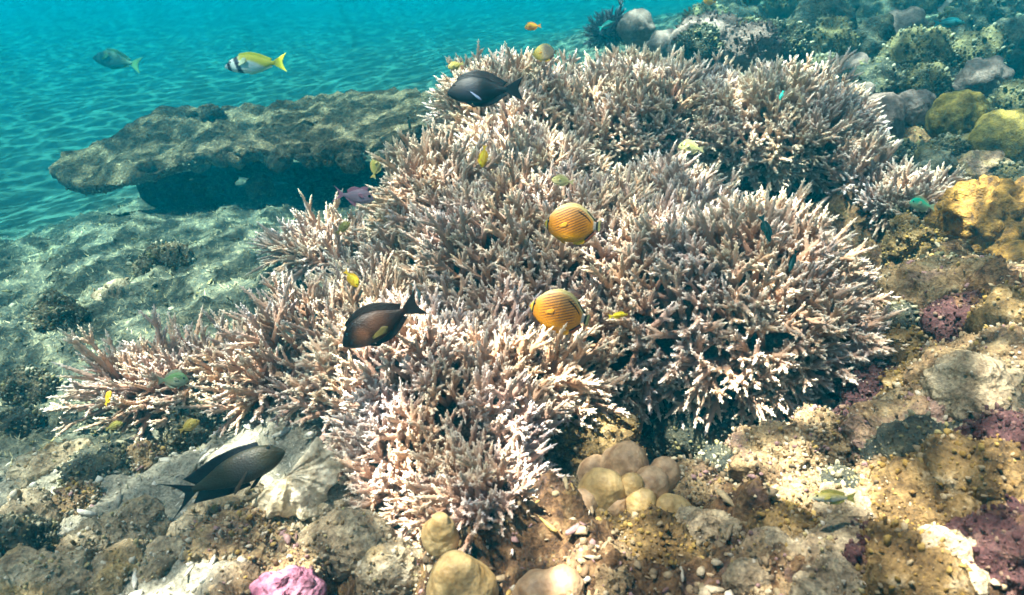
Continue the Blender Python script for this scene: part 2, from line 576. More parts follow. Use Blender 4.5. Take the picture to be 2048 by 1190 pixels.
# ------------------------------------------------------------------ staghorn coral
def stalk(path, r0, r1, sides=7, bumps=True, rg=None, t0=0.0, t1=1.0, blunt=1.0):
    """tapered tube with cup-shaped corallites; returns verts, faces, tipness"""
    V, Fc, T = [], [], []
    n = len(path)
    dirs = []
    for i in range(n):
        a = path[max(0, i - 1)]; b = path[min(n - 1, i + 1)]
        dirs.append((b - a).normalized())
    ref = Vector((0.31, 0.77, 0.55)).normalized()
    for i in range(n):
        s = i / (n - 1)
        r_ = r0 + (r1 - r0) * s
        if i == n - 1: r_ *= 0.6 * blunt
        x = dirs[i].cross(ref).normalized(); y = dirs[i].cross(x)
        for j in range(sides):
            a = 2 * math.pi * j / sides
            V.append(path[i] + (x * math.cos(a) + y * math.sin(a)) * r_)
            T.append(t0 + (t1 - t0) * s)
    for i in range(n - 1):
        for j in range(sides):
            a = i * sides + j; b = i * sides + (j + 1) % sides
            Fc.append((a, b, b + sides)); Fc.append((a, b + sides, a + sides))
    V.append(path[-1] + dirs[-1] * r1 * 2.2); T.append(t1)
    k = len(V) - 1
    for j in range(sides):
        Fc.append(((n - 1) * sides + j, (n - 1) * sides + (j + 1) % sides, k))
    if bumps:
        L = sum((path[i + 1] - path[i]).length for i in range(n - 1))
        m = int(L / 0.0026)
        ang = rg.uniform(0, 6)
        for q in range(m):
            s = 0.12 + 0.86 * (q + rg.random()) / m
            fi = s * (n - 1); i = min(n - 2, int(fi)); fr = fi - i
            c = path[i].lerp(path[i + 1], fr); d = dirs[i].lerp(dirs[i + 1], fr).normalized()
            r_ = r0 + (r1 - r0) * s
            x = d.cross(ref).normalized(); y = d.cross(x)
            ang += 2.399963
            rad = x * math.cos(ang) + y * math.sin(ang)
            tan = d.cross(rad)
            ln = rg.uniform(.0014, .0032); br = rg.uniform(.0010, .0016)
            b0 = c + rad * (r_ * 0.8)
            ax = (rad * 0.62 + d * 0.9).normalized()
            tip = b0 + ax * (ln + r_ * .25)
            u2 = ax.cross(tan).normalized()
            o = len(V)
            for aa in (0, 1, 2, 3):
                an = aa * math.pi / 2
                V.append(b0 + (tan * math.cos(an) + u2 * math.sin(an)) * br * 1.25); T.append(t0 + (t1 - t0) * s)
            for aa in (0, 1, 2, 3):
                an = aa * math.pi / 2
                V.append(tip + (tan * math.cos(an) + u2 * math.sin(an)) * br * .62); T.append(min(1.0, t0 + (t1 - t0) * s + .10))
            for aa in range(4):
                bb = (aa + 1) % 4
                Fc.append((o + aa, o + bb, o + 4 + bb)); Fc.append((o + aa, o + 4 + bb, o + 4 + aa))
            Fc.append((o + 4, o + 5, o + 6)); Fc.append((o + 4, o + 6, o + 7))
    return V, Fc, T


def sprig_mesh(seed, length=0.104, r0=0.0092, nside=4, spread=0.78, forks=4):
    """a branch along +Z with side branchlets"""
    rg = random.Random(seed)
    V, Fc, T = [], [], []

    def add(v, f, tt):
        o = len(V)
        V.extend(v); T.extend(tt); Fc.extend([(a + o, b + o, c + o) for a, b, c in f])

    def curve(p, d, L, n=7, bend=0.25, up=0.0):
        pts = [p.copy()]
        d = d.normalized()
        bd = Vector((rg.uniform(-1, 1), rg.uniform(-1, 1), rg.uniform(-1, 1))) * bend
        for i in range(n - 1):
            d = (d + bd / n + Vector((0, 0, up)) / n).normalized()
            pts.append(pts[-1] + d * (L / (n - 1)))
        return pts
    ph0 = rg.uniform(0, 6.28)
    for fk in range(forks):
        L = length * rg.uniform(.8, 1.18)
        th0 = 0.10 if fk == 0 else rg.uniform(.35, .90)
        pa = ph0 + fk * 6.28 / max(1, forks - 1) + rg.uniform(-.4, .4)
        main = curve(Vector((0, 0, 0)), Vector((math.cos(pa) * math.sin(th0), math.sin(pa) * math.sin(th0), math.cos(th0))), L, 8, 0.3, .25)
        add(*stalk(main, r0, r0 * .27, 7, True, rg, 0.0, 1.0))
        ph = rg.uniform(0, 6.28)
        for q in range(nside):
            s = rg.uniform(.30, .85)
            i = int(s * 7)
            md = (main[min(7, i + 1)] - main[i - 1]).normalized()
            ph += 2.4 + rg.uniform(-.5, .5)
            th = spread * rg.uniform(.7, 1.2)
            e1 = md.cross(Vector((.3, .8, .5))).normalized(); e2 = md.cross(e1)
            d = md * math.cos(th) + (e1 * math.cos(ph) + e2 * math.sin(ph)) * math.sin(th)
            l2 = L * rg.uniform(.20, .46) * (1.2 - .6 * s)
            add(*stalk(curve(main[i], d, l2, 5, 0.25, .2), r0 * .74 * (1 - .35 * s), r0 * .25, 6, True, rg, 0.15 + .5 * s, 1.0))
    Tn = np.array(T)
    return mesh_np('branch', np.array([tuple(v) for v in V]), np.array(Fc), True, np.stack([Tn, Tn, Tn], 1))


def mat_coral(name, deep, mid, tip):
    t = NT(name)
    v = t.n('ShaderNodeTexCoord').outputs['Object']
    tt = t.n('ShaderNodeSeparateColor'); t.l(t.n('ShaderNodeVertexColor', _layer_name='Col').outputs[0], tt.inputs[0])
    oi = t.n('ShaderNodeObjectInfo')
    gr = t.noise(v, 130, 3, 0.6)
    s = t.math('ADD', tt.outputs[0], t.math('MULTIPLY_ADD', gr, 0.24, -0.12))
    c = t.ramp(s, [(0.0, deep), (0.45, mid), (0.84, tuple(.75 * a + .25 * b for a, b in zip(mid, tip))), (1.0, tip)])
    tint = t.ramp(oi.outputs['Random'], [(0.0, (0.80, 0.76, 0.78)), (0.35, (1.0, 0.97, 0.95)), (0.7, (1.06, 0.98, 0.86)), (1.0, (1.15, 1.12, 1.12))])
    c = t.mix(1.0, c, tint, 'MULTIPLY')
    gp = t.n('ShaderNodeNewGeometry').outputs['Position']
    c = t.mix(0.85, c, t.ramp(t.noise(gp, 4.5, 3, 0.6), [(0.32, (0.78, 0.80, 0.92)), (0.45, (1.0, 0.96, 0.96)), (0.58, (1.06, 1.0, 0.84)), (0.7, (0.92, 0.80, 0.70))]), 'MULTIPLY')
    return t.finish(c, 0.75, [(gr, 0.002, 0.5)], spec=0.25)


m_coral = mat_coral('staghorn_mat', (0.13, 0.063, 0.042), (0.49, 0.32, 0.245), (0.93, 0.87, 0.81))
m_coral_dark = mat_coral('bushy_dark_mat', (0.03, 0.04, 0.06), (0.06, 0.08, 0.12), (0.16, 0.20, 0.26))
m_core = mat_rock('coral_core_mat', [(0.09, 0.05, 0.035), (0.24, 0.15, 0.105), (0.42, 0.29, 0.22)], 40, 1.8, .7)

SPRIG = [sprig_mesh(100 + i, nside=3 + i % 3, forks=3 + i % 3) for i in range(18)]
SPRIG_THIN = [sprig_mesh(200 + i, length=0.112, r0=0.0066, nside=2 + i % 3, spread=.65, forks=3 + i % 2) for i in range(10)]
SPRIG_DARK = [sprig_mesh(300 + i, length=0.09, r0=0.005, nside=4, spread=.7, forks=4) for i in range(4)]
for mlist, mm in ((SPRIG, m_coral), (SPRIG_THIN, m_coral), (SPRIG_DARK, m_coral_dark)):
    for q in mlist: q.materials.append(mm)

# name-free table: centre pixel, distance, half sizes x / y / z, number of branches, branch size, thin?, label
COLONY = [
    (1010, 235, 2.62, .285, .30, .235, 210, 1.1, 0, 'pale staghorn coral thicket at the back behind the blue-black tang'),
    (1275, 250, 2.60, .37, .34, .245, 270, 1.12, 0, 'pale staghorn coral thicket at the back, middle of the three back mounds'),
    (1555, 280, 2.52, .365, .34, .255, 280, 1.12, 0, 'pale staghorn coral thicket at the back right beside the mauve boulder coral'),
    (1810, 410, 2.20, .18, .16, .12, 110, 1.0, 0, 'small low staghorn coral clump at right beside the orange knobbly coral'),
    (885, 435, 2.02, .20, .22, .20, 190, 1.05, 0, 'upright staghorn coral mound right of the pink squirrelfish'),
    (1100, 535, 1.80, .34, .30, .23, 300, 1.0, 0, 'tan staghorn coral mound in the centre behind the two oval butterflyfish'),
    (1480, 635, 1.60, .315, .30, .265, 300, 1.0, 0, 'largest staghorn coral mound, overhanging the dark hollow at right'),
    (905, 800, 1.42, .255, .22, .19, 260, .95, 0, 'brownish staghorn coral mound below the brown surgeonfish'),
    (985, 1035, 1.13, .118, .11, .105, 110, .8, 0, 'small staghorn coral clump nearest the camera at the bottom edge'),
    (680, 715, 1.66, .25, .21, .18, 230, 1.05, 1, 'open branched staghorn coral around the nose of the brown surgeonfish'),
    (345, 785, 1.62, .215, .16, .155, 110, 1.1, 1, 'sparse greyish staghorn coral at far left above the dark surgeonfish'),
    (660, 500, 2.22, .21, .18, .125, 130, 1.0, 1, 'bluish grey staghorn coral below the table coral overhang'),
    (800, 965, 1.27, .14, .11, .10, 110, .85, 0, 'low staghorn coral left of the nearest clump, right of the fluted shell'),
    (545, 775, 1.56, .13, .12, .11, 90, 1.0, 1, 'low staghorn coral joining the sparse left coral to the open branched one'),
    (760, 600, 1.95, .16, .16, .13, 110, 1.0, 1, 'staghorn coral just behind the lemon-yellow damselfish'),
    (1170, 730, 1.60, .18, .17, .15, 170, .95, 0, 'shaded staghorn coral in the saddle under the lower butterflyfish'),
    (1335, 430, 2.10, .21, .20, .14, 170, 1.0, 0, 'low staghorn coral in the dip right of the upper butterflyfish'),
    (1050, 355, 2.30, .23, .22, .15, 170, 1.05, 0, 'low staghorn coral between the deep yellow damselfish and pale lime damselfish'),
]
CEN = []
for px, py, d, a, b, h, n, sc, thin, lab in COLONY:
    CEN.append((np.array(at(px, py, d)), np.array([a, b, h])))


def fib(n, rg):
    out = []
    for i in range(n):
        z = 1 - 2 * (i + .5) / n
        r_ = math.sqrt(1 - z * z)
        a = i * 2.399963 + rg.uniform(-.25, .25)
        out.append(Vector((r_ * math.cos(a), r_ * math.sin(a), z + rg.uniform(-.05, .05))).normalized())
    return out


def build_colony(ci, spec, sprigs, name, cat, group, core_mat):
    px, py, d, a, b, h, n, sc, thin, lab = spec
    c = at(px, py, d)
    rg = random.Random(900 + ci)
    gz0 = ground_z(c.x, c.y)
    root = empty(name, (c.x, c.y, min(c.z - h * .5, gz0)))
    tag(root, lab, cat, group)
    inv = Vector(root.location)
    rad = Vector((a, b, h))
    slen = (0.110 if thin else 0.098) * sc
    inner = Vector((max(.3, 1 - slen * .80 / a), max(.3, 1 - slen * .80 / b), max(.3, 1 - slen * .80 / h)))
    cm = lump_mesh('core', [(0, 0, 0, .62), (.25, .1, .1, .5), (-.25, .1, 0, .5), (0, -.2, -.1, .5)], 4, .3, .10, 5, 4, .05, 16, seed=ci + 3)
    co = link('core', cm, core_mat, root, c - inv)
    co.scale = (a * inner.x * 1.12, b * inner.y * 1.12, h * inner.z * 1.15)
    # foot under the mound
    ft = lump_mesh('foot', rock_blobs(a * .5, b * .5, max(.05, (c.z - gz0) * .8 + .04), ci + 40), 4, .3, .02, 9, 4, .008, 40, seed=ci + 60)
    link('foot', ft, core_mat, root, Vector((c.x, c.y + b * .15, (gz0 + c.z) / 2 - .03)) - inv)
    solo = ci >= len(CEN)
    cens = [(np.array(c), np.array([a, b, h]))] if solo else CEN

    def field(P):
        # smooth union of all the mounds, in metres outside the canopy
        K = .055
        acc = 0
        for cc, rr in cens:
            q = (P - cc) / rr
            ln = np.linalg.norm(q, axis=1) + 1e-9
            g = (ln - 1) * ln / (np.linalg.norm(q / rr, axis=1) + 1e-9)
            acc = acc + np.exp(-np.clip(g, -1.2, 2) / K)
        return -K * np.log(acc)
    cand = np.array([tuple(dv) for dv in fib(int(n * 9), rg) if dv.z > -.45])
    P = np.array(c) + cand * np.array([a, b, h]) * .98
    P += np.random.default_rng(ci).normal(0, .006, P.shape)
    lumpy = fbm(P * 7.0 + ci, 2, ci) * .045
    for _ in range(5):
        f0 = field(P) - lumpy
        G = np.stack([field(P + e) - field(P - e) for e in np.eye(3) * .004], 1) / .008
        gn = np.linalg.norm(G, axis=1, keepdims=True) + 1e-6
        P = P - np.clip(f0, -.04, .04)[:, None] * G / gn
    G /= gn
    # whose branch is it: keep only what is nearest to this mound
    own = np.array([np.linalg.norm((P - cc) / rr, axis=1) for cc, rr in cens])
    me_own = own[ci] if not solo else own[0]
    okk = me_own <= own.min(0) + 1e-6
    gzs = ground(P[:, 0], P[:, 1], False)[0]
    okk &= P[:, 2] > gzs + .01
    view = ((np.array(CAM) - P) * G).sum(1) / np.linalg.norm(np.array(CAM) - P, axis=1)
    okk &= view > -.72
    idx_ = np.where(okk)[0]
    np.random.default_rng(ci + 5).shuffle(idx_)
    dmin = (.044 if thin else .0365) * sc
    kept = []
    KP = np.zeros((0, 3))
    for i in idx_:
        if len(KP) and (np.linalg.norm(KP - P[i], axis=1) < dmin).any(): continue
        if any((q - Vector(P[i])).length < dmin * .8 for q in NEAR): continue
        KP = np.vstack([KP, P[i]]); kept.append(i)
    kept.sort(key=lambda i: -view[i])
    kept = kept[:299]
    NEAR.extend(Vector(P[i]) for i in kept)
    if len(kept) > 280: print('colony', ci, len(kept), file=__import__('sys').stderr)
    for i in kept:
        nrm = Vector(G[i])
        ax = (nrm * .80 + Vector((0, 0, .30)) + Vector((rg.uniform(-1, 1), rg.uniform(-1, 1), rg.uniform(-1, 1))) * .30).normalized()
        s = sc * rg.uniform(.65, 1.25)
        p = Vector(P[i]) - nrm * slen * .85
        o = bpy.data.objects.new('branch', sprigs[rg.randrange(len(sprigs))])
        COL.objects.link(o)
        o.parent = root
        qd = ax.to_track_quat('Z', 'Y')
        o.matrix_local = Matrix.Translation(p - inv) @ qd.to_matrix().to_4x4() @ Matrix.Rotation(rg.uniform(0, 6.28), 4, 'Z') @ Matrix.Diagonal((s, s, s * rg.uniform(.85, 1.2), 1))
    return root


NEAR = []
for ci, spec in enumerate(COLONY):
    build_colony(ci, spec, SPRIG_THIN if spec[8] else SPRIG, 'staghorn_coral', 'coral', 'staghorn coral thickets', m_core)
build_colony(50, (1225, 70, 4.3, .17, .15, .17, 120, 1.3, 0, 'dark bushy branching coral at the top edge behind the back mounds'), SPRIG_DARK, 'bushy_coral', 'coral', None, m_core)

# ------------------------------------------------------------------ table coral on the left
ENC = []
m_table = mat_rock('table_mat', [(0.03, 0.026, 0.018), (0.09, 0.072, 0.045), (0.19, 0.155, 0.095), (0.42, 0.35, 0.23)], 30, 2.0, .95)


def plate(name, outline, thick, rough, seed, mat, parent, inv, n=70, droop=0.0, lift=.03):
    """thick slab with a ragged rim: outline of world points (rim of the top surface), filled radially"""
    O = np.array([tuple(p) for p in outline]) + np.array([0, 0, lift])
    c = O.mean(0)
    ns = 150
    # resample the closed outline
    Q = np.vstack([O, O[:1]])
    seg = np.linalg.norm(np.diff(Q, axis=0), axis=1); cum = np.concatenate([[0], np.cumsum(seg)])
    tt = np.linspace(0, cum[-1], ns, endpoint=False)
    rim = np.stack([np.interp(tt, cum, Q[:, k]) for k in range(3)], 1)
    for _ in range(3): rim = (np.roll(rim, 1, 0) + 2 * rim + np.roll(rim, -1, 0)) / 4
    V, Fc = [], []
    rings = 26
    for side in (0, 1):
        for i in range(rings + 1):
            s = i / rings
            p = c + (rim - c) * s
            wav = fbm(p * 7 + seed, 3, seed)
            edge = math.sqrt(max(0, 1 - s ** 6))
            if side == 0:
                z = p[:, 2] + rough * fbm(p * 9 + seed, 4, seed + 2) + .5 * rough * fbm(p * 30, 3, seed + 3, ridged=True) - droop * s * s
            else:
                z = p[:, 2] - thick * (0.35 + .65 * edge) * (1 + .35 * wav) - droop * s * s + .4 * rough * fbm(p * 18, 3, seed + 5)
            q = p.copy(); q[:, 2] = z
            if s > .8: q[:, :2] += (rim - c)[:, :2] / np.linalg.norm((rim - c)[:, :2], axis=1)[:, None] * (.05 * fbm(rim * 11, 3, seed + 8)[:, None]) * (s - .8) / .2
            V.append(q)
    V = np.vstack(V)
    for side in (0, 1):
        o = side * (rings + 1) * ns
        for i in range(rings):
            for j in range(ns):
                a, b = o + i * ns + j, o + i * ns + (j + 1) % ns
                f = (a, b, b + ns, a + ns)
                Fc.append(f[::-1] if side else f)
    for j in range(ns):
        a, b = rings * ns + j, rings * ns + (j + 1) % ns
        o = (rings + 1) * ns
        Fc.append((a, b, b + o, a + o))
    me_ = mesh_np(name, V - np.array(inv), np.array(Fc))
    ENC.append((me_, inv, mat, 0))
    return link(name, me_, mat, parent)


tr0 = at(560, 390, 3.6); tr0.z = ground_z(tr0.x, tr0.y)
table = empty('table_coral', tr0)
tag(table, 'broad dead table coral ledge overgrown with turf, dark hollow beneath', 'coral')
inv = tr0
plate('plate', [at(150, 385, 3.52), at(230, 378, 3.42), at(310, 352, 3.34), at(420, 318, 3.25), at(560, 312, 3.2), at(680, 312, 3.1), at(790, 300, 3.0), at(880, 260, 3.1), at(900, 200, 3.7), at(800, 190, 4.1), at(690, 195, 4.25), at(560, 222, 4.25), at(450, 225, 4.3), at(360, 225, 4.2), at(280, 252, 3.95), at(220, 288, 3.85), at(140, 312, 3.85), at(105, 350, 3.72)], .070, .05, 3, m_table, table, inv)
for (px, py, d, a, b, h, s) in [(520, 375, 3.5, .07, .08, .15, 1), (350, 390, 4.0, .07, .2, .16, 2), (820, 350, 3.5, .2, .2, .2, 3), (640, 330, 4.1, .5, .10, .25, 4), (450, 345, 4.0, .50, .10, .24, 5), (330, 370, 3.9, .16, .12, .16, 6), (420, 375, 3.75, .15, .08, .13, 7)]:  # wide rear lumps are added as dark backing for the shaded hollow
    p = at(px, py, d)
    link('support_or_backing', lump_mesh('support_or_backing', rock_blobs(a, b, h, s), 4, .25, .03, 9, 4, .012, 40, seed=s + 11), m_table, table, p - inv)
for (px, py, d, a, b, h, s) in [(410, 226, 3.95, .11, .09, .045, 1), (640, 312, 3.12, .10, .05, .04, 2), (320, 262, 3.85, .13, .10, .03, 4), (760, 225, 3.8, .2, .12, .03, 5), (560, 320, 3.18, .05, .05, .05, 6), (700, 320, 3.05, .06, .05, .05, 7)]:
    p = at(px, py, d)
    link('knob', lump_mesh('knob', rock_blobs(a, b, h, s + 20), 4, .3, .03, 12, 4, .014, 45, seed=s + 31), m_table, table, p - inv)

krg = random.Random(5)
rimpts = [(290, 338, 3.35), (420, 322, 3.25), (560, 316, 3.2), (680, 314, 3.1), (790, 302, 3.0)]
for i in range(26):
    u = krg.uniform(0, 3.98); j = int(u); fr = u - j
    px, py, d = [rimpts[j][q] * (1 - fr) + rimpts[j + 1][q] * fr for q in range(3)]
    r_ = krg.uniform(.018, .042)
    p = at(px, py + krg.uniform(-14, 12), d + krg.uniform(-.02, .05))
    link('knob', lump_mesh('knob', rock_blobs(r_ * 1.2, r_, r_ * .9, i + 70), 3, .25, r_ * .5, 26, 3, r_ * .2, 70, seed=i + 90), m_table, table, p - inv)

# ------------------------------------------------------------------ massive boulder corals and rocks
m_gold = mat_smooth('gold_boulder_mat', (0.12, 0.085, 0.018), (0.40, 0.29, 0.06), 14, .75, .8, 1.4)
m_olive = mat_smooth('olive_boulder_mat', (0.055, 0.05, 0.03), (0.24, 0.195, 0.085), 18, .8, .8, 1.4)
m_mauve = mat_smooth('mauve_boulder_mat', (0.17, 0.115, 0.105), (0.33, 0.235, 0.215), 12, .8, .75, 1.2)
m_tan = mat_smooth('tan_lobe_mat', (0.33, 0.19, 0.10), (0.70, 0.50, 0.32), 18, .55, .5)
m_cream = mat_smooth('cream_lobe_mat', (0.40, 0.25, 0.09), (0.70, 0.53, 0.27), 16, .55, .5)
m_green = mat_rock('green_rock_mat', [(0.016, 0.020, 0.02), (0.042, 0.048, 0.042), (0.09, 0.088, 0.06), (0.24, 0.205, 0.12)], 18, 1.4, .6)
m_brown = mat_rock('brown_rock_mat', [(0.06, 0.032, 0.02), (0.24, 0.16, 0.09), (0.40, 0.29, 0.16), (0.56, 0.46, 0.32)], 20, 1.4, .7, patch=(.26, .17, .14))
m_yellow = mat_rock('yellow_rock_mat', [(0.04, 0.026, 0.014), (0.125, 0.08, 0.035), (0.26, 0.175, 0.075), (0.50, 0.40, 0.26)], 20, 1.3, .6)
m_pale = mat_rock('pale_rock_mat', [(0.11, 0.08, 0.05), (0.27, 0.21, 0.14), (0.43, 0.36, 0.25), (0.62, 0.54, 0.42)], 18, 1.4, .7, patch=(.40, .28, .12))
m_purple = mat_rock('purple_rock_mat', [(0.025, 0.009, 0.012), (0.06, 0.026, 0.03), (0.10, 0.048, 0.05), (0.22, 0.14, 0.115)], 18, 1.4, .8, patch=(.34, .20, .08))
m_orange = mat_smooth('orange_knob_mat', (0.11, 0.048, 0.012), (0.46, 0.25, 0.05), 30, .7, .85, 1.5)
m_pink = mat_smooth('pink_sponge_mat', (0.28, 0.085, 0.16), (0.56, 0.27, 0.40), 34, .75, .8, 1.8)


def lump(name, px, py, d, a, b, h, mat, label, cat, seed, sub=4, rough=.03, freq=9, fine=.012, ffreq=40, kn=None, group=None, blobs=None, nb=5, k=.25, rot=0, octs=4):
    """a rock or massive coral centred at the photo pixel; a, b, h are half sizes in metres"""
    if name == 'reef_rock' and ((px > 1100 and py > 540) or py > 980):
        kk, sc_ = (.985, 1.0) if px < 1100 else ((.955, 1.15) if px < 1560 else (.915, 1.2))
        d *= kk; a, b, h = a * sc_, b * sc_, h * sc_
    p = at(px, py, d)
    bl = blobs if blobs else rock_blobs(a, b, h, seed, nb)
    rocky = name == 'reef_rock'
    if name == 'lobed_coral': bl = [tuple(.86 * q for q in w_) for w_ in bl]
    me_ = lump_mesh(name, bl, sub, k, rough, freq, octs, fine * (1.3 if rocky else 1), ffreq, kn, seed, nod=(.006 if mat.name == 'pale_rock_mat' else .014) * min(1, a / .08) * (2.2 if d > 3 else 1) if rocky else (.009 if name == 'boulder_coral' else 0.0), nfreq=(26 if d < 3 else 13) if rocky else 38)
    if (rocky and d < 4.8) or mat.name == 'olive_boulder_mat': ENC.append((me_, p, mat, rot))
    o = link(name, me_, mat, None, p)
    o.rotation_euler.z = rot
    tag(o, label, cat, group)
    return o


def lobes(a, b, h, n, seed, r=.5):
    """rounded lobes bulging from one body"""
    rg = random.Random(seed)
    s = min(a, b, h)
    out = [(0, 0, 0, s * .9)]
    for i, dv in enumerate(fib(n, rg)):
        if dv.z < -.5: continue
        rr = s * r * rg.uniform(.75, 1.2)
        out.append((dv.x * (a - rr), dv.y * (b - rr), dv.z * (h - rr), rr))
    return out


B = 'boulder_coral'
sm_ = dict(rough=.016, freq=7, fine=0.004, ffreq=26, k=.10)
lump(B, 1915, 240, 2.75, .105, .10, .115, m_gold, 'golden domed boulder coral at upper right', 'coral', 1, 5, blobs=lobes(.105, .10, .115, 9, 1, .62), **sm_)
lump(B, 2020, 285, 2.55, .16, .13, .12, m_gold, 'golden boulder coral cut by the right edge, folded ridges on top', 'coral', 2, 5, blobs=lobes(.16, .13, .12, 11, 2, .55), **sm_)
lump(B, 1755, 245, 2.95, .115, .10, .13, m_mauve, 'mauve-grey domed boulder coral touching the back right thicket', 'coral', 3, 5, blobs=lobes(.115, .1, .13, 8, 3, .6), **sm_)
lump(B, 1830, 215, 3.05, .10, .08, .08, m_mauve, 'pinkish grey boulder coral between mauve and golden boulders', 'coral', 4, 5, blobs=lobes(.10, .08, .08, 8, 4, .55), **sm_)
lump(B, 1540, 85, 4.0, .13, .11, .105, m_olive, 'olive boulder coral with a groove, above the back right thicket', 'coral', 5, 5, blobs=lobes(.13, .11, .105, 7, 5, .6), **sm_)
lump(B, 1640, 65, 4.2, .21, .18, .20, m_green, 'tall lumpy dark green coral head at the top edge', 'coral', 6, 5, blobs=lobes(.21, .18, .20, 18, 6, .42), rough=.03, freq=11, fine=.012)
lump(B, 1835, 140, 3.6, .20, .17, .22, m_olive, 'large dark coral head lit yellow along its right flank', 'coral', 7, 5, blobs=lobes(.20, .17, .22, 22, 7, .38), rough=.03, freq=11, fine=.014)
lump(B, 1330, 95, 3.9, .11, .10, .09, m_mauve, 'small bluish boulder coral cluster behind the middle back thicket', 'coral', 8, 4, blobs=lobes(.11, .1, .09, 10, 8, .5), **sm_)
lump(B, 1275, 60, 4.2, .12, .1, .11, m_mauve, 'bluish lumpy coral head beside the dark bushy coral', 'coral', 9, 4, blobs=lobes(.12, .1, .11, 12, 9, .48), rough=.02, freq=10, fine=.006)
lump(B, 1645, 140, 3.7, .10, .09, .08, m_olive, 'low brown-grey boulder coral between olive boulder and back thicket', 'coral', 10, 4, blobs=lobes(.10, .09, .08, 7, 10, .55), **sm_)
lump(B, 1985, 210, 3.2, .11, .10, .085, m_olive, 'small shaded boulder coral behind the golden dome', 'coral', 11, 4, blobs=lobes(.11, .1, .085, 8, 11, .5), **sm_)
lump(B, 1890, 300, 2.6, .075, .06, .05, m_olive, 'small grey finger-shaped coral below the golden dome', 'coral', 12, 4, blobs=[(0, 0, 0, .05), (.05, 0, .015, .04), (-.06, 0, -.02, .045), (.085, 0, .035, .03)], **sm_)
lump(B, 1775, 160, 3.5, .10, .09, .08, m_olive, 'yellow-edged coral lump above the mauve boulder', 'coral', 13, 4, blobs=lobes(.10, .09, .08, 12, 13, .45), rough=.02, freq=12, fine=.01)
lump(B, 1720, 190, 3.3, .08, .08, .06, m_mauve, 'low grey lump between the back right thicket and the mauve boulder', 'coral', 14, 4, blobs=lobes(.08, .08, .06, 7, 14, .5), **sm_)
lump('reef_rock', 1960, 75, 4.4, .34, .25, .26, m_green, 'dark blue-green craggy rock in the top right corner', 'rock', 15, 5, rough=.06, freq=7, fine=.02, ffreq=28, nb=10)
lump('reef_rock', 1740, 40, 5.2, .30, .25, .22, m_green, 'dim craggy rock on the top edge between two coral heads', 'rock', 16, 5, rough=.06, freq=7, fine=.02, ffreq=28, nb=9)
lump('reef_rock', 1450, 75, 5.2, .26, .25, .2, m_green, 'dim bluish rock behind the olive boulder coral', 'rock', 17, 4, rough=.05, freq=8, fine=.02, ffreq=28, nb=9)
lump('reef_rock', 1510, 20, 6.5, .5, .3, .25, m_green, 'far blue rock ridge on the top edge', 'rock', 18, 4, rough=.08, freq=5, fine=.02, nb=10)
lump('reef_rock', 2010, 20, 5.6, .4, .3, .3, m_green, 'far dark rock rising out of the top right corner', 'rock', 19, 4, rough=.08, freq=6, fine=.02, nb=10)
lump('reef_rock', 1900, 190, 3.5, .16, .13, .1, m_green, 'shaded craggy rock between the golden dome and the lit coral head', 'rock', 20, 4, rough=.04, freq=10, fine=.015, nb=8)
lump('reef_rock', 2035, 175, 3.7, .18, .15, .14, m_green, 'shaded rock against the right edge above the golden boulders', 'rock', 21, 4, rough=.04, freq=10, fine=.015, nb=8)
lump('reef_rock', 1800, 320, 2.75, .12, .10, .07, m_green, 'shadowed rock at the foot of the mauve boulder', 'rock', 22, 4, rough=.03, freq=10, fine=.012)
lump('knobbly_coral', 1990, 455, 1.95, .16, .14, .12, m_orange, 'orange-brown knobbly coral at the right edge', 'coral', 23, 5, blobs=lobes(.16, .14, .12, 16, 23, .45), rough=.015, freq=12, fine=.004, kn=(230, .017, .030))
lump('knobbly_coral', 2040, 540, 1.72, .09, .08, .07, m_orange, 'small orange lobed coral under the knobbly one, on the right edge', 'coral', 24, 4, blobs=lobes(.09, .08, .07, 9, 24, .5), rough=.012, freq=12, fine=.004)
lump('reef_rock', 1830, 500, 1.95, .075, .06, .075, m_yellow, 'mustard-yellow topped rock beside the biggest thicket', 'rock', 25, 5, rough=.025, freq=14, fine=.012)
lump('reef_rock', 1880, 610, 1.72, .12, .10, .085, m_brown, 'brown shaggy rock below the mustard-yellow one', 'rock', 26, 5, rough=.035, freq=12, fine=.016)
lump('reef_rock', 1925, 655, 1.52, .05, .05, .055, m_purple, 'rose-purple knob of encrusted rock at right', 'rock', 27, 4, rough=.02, freq=20, fine=.01)
lump('reef_rock', 1975, 590, 1.65, .09, .09, .06, m_brown, 'brown rock under the small orange lobed coral', 'rock', 28, 4, rough=.03, freq=14, fine=.014)
lump('reef_rock', 1850, 720, 1.55, .09, .08, .05, m_yellow, 'yellow-ochre rock ledge right of the biggest thicket', 'rock', 29, 4, rough=.03, freq=14, fine=.014)
lump('reef_rock', 1755, 790, 1.48, .045, .045, .05, m_purple, 'dark purple knob of rock under the edge of the biggest thicket', 'rock', 30, 4, rough=.018, freq=20, fine=.01)
lump('reef_rock', 1695, 850, 1.42, .026, .025, .028, m_purple, 'little rose-pink lump at the mouth of the dark hollow', 'rock', 31, 4, rough=.008, freq=20, fine=.004)
lump('reef_rock', 1900, 870, 1.26, .12, .10, .075, m_brown, 'wide brown rock with mauve crust at right', 'rock', 32, 5, rough=.03, freq=13, fine=.014)
lump('reef_rock', 1990, 800, 1.24, .10, .08, .06, m_pale, 'sunlit cream rock at the right edge below the rose-purple knob', 'rock', 33, 5, rough=.028, freq=14, fine=.012)
lump('reef_rock', 1860, 940, 1.18, .06, .06, .06, m_green, 'dark green shaded rock at lower right', 'rock', 34, 4, rough=.02, freq=15, fine=.01)
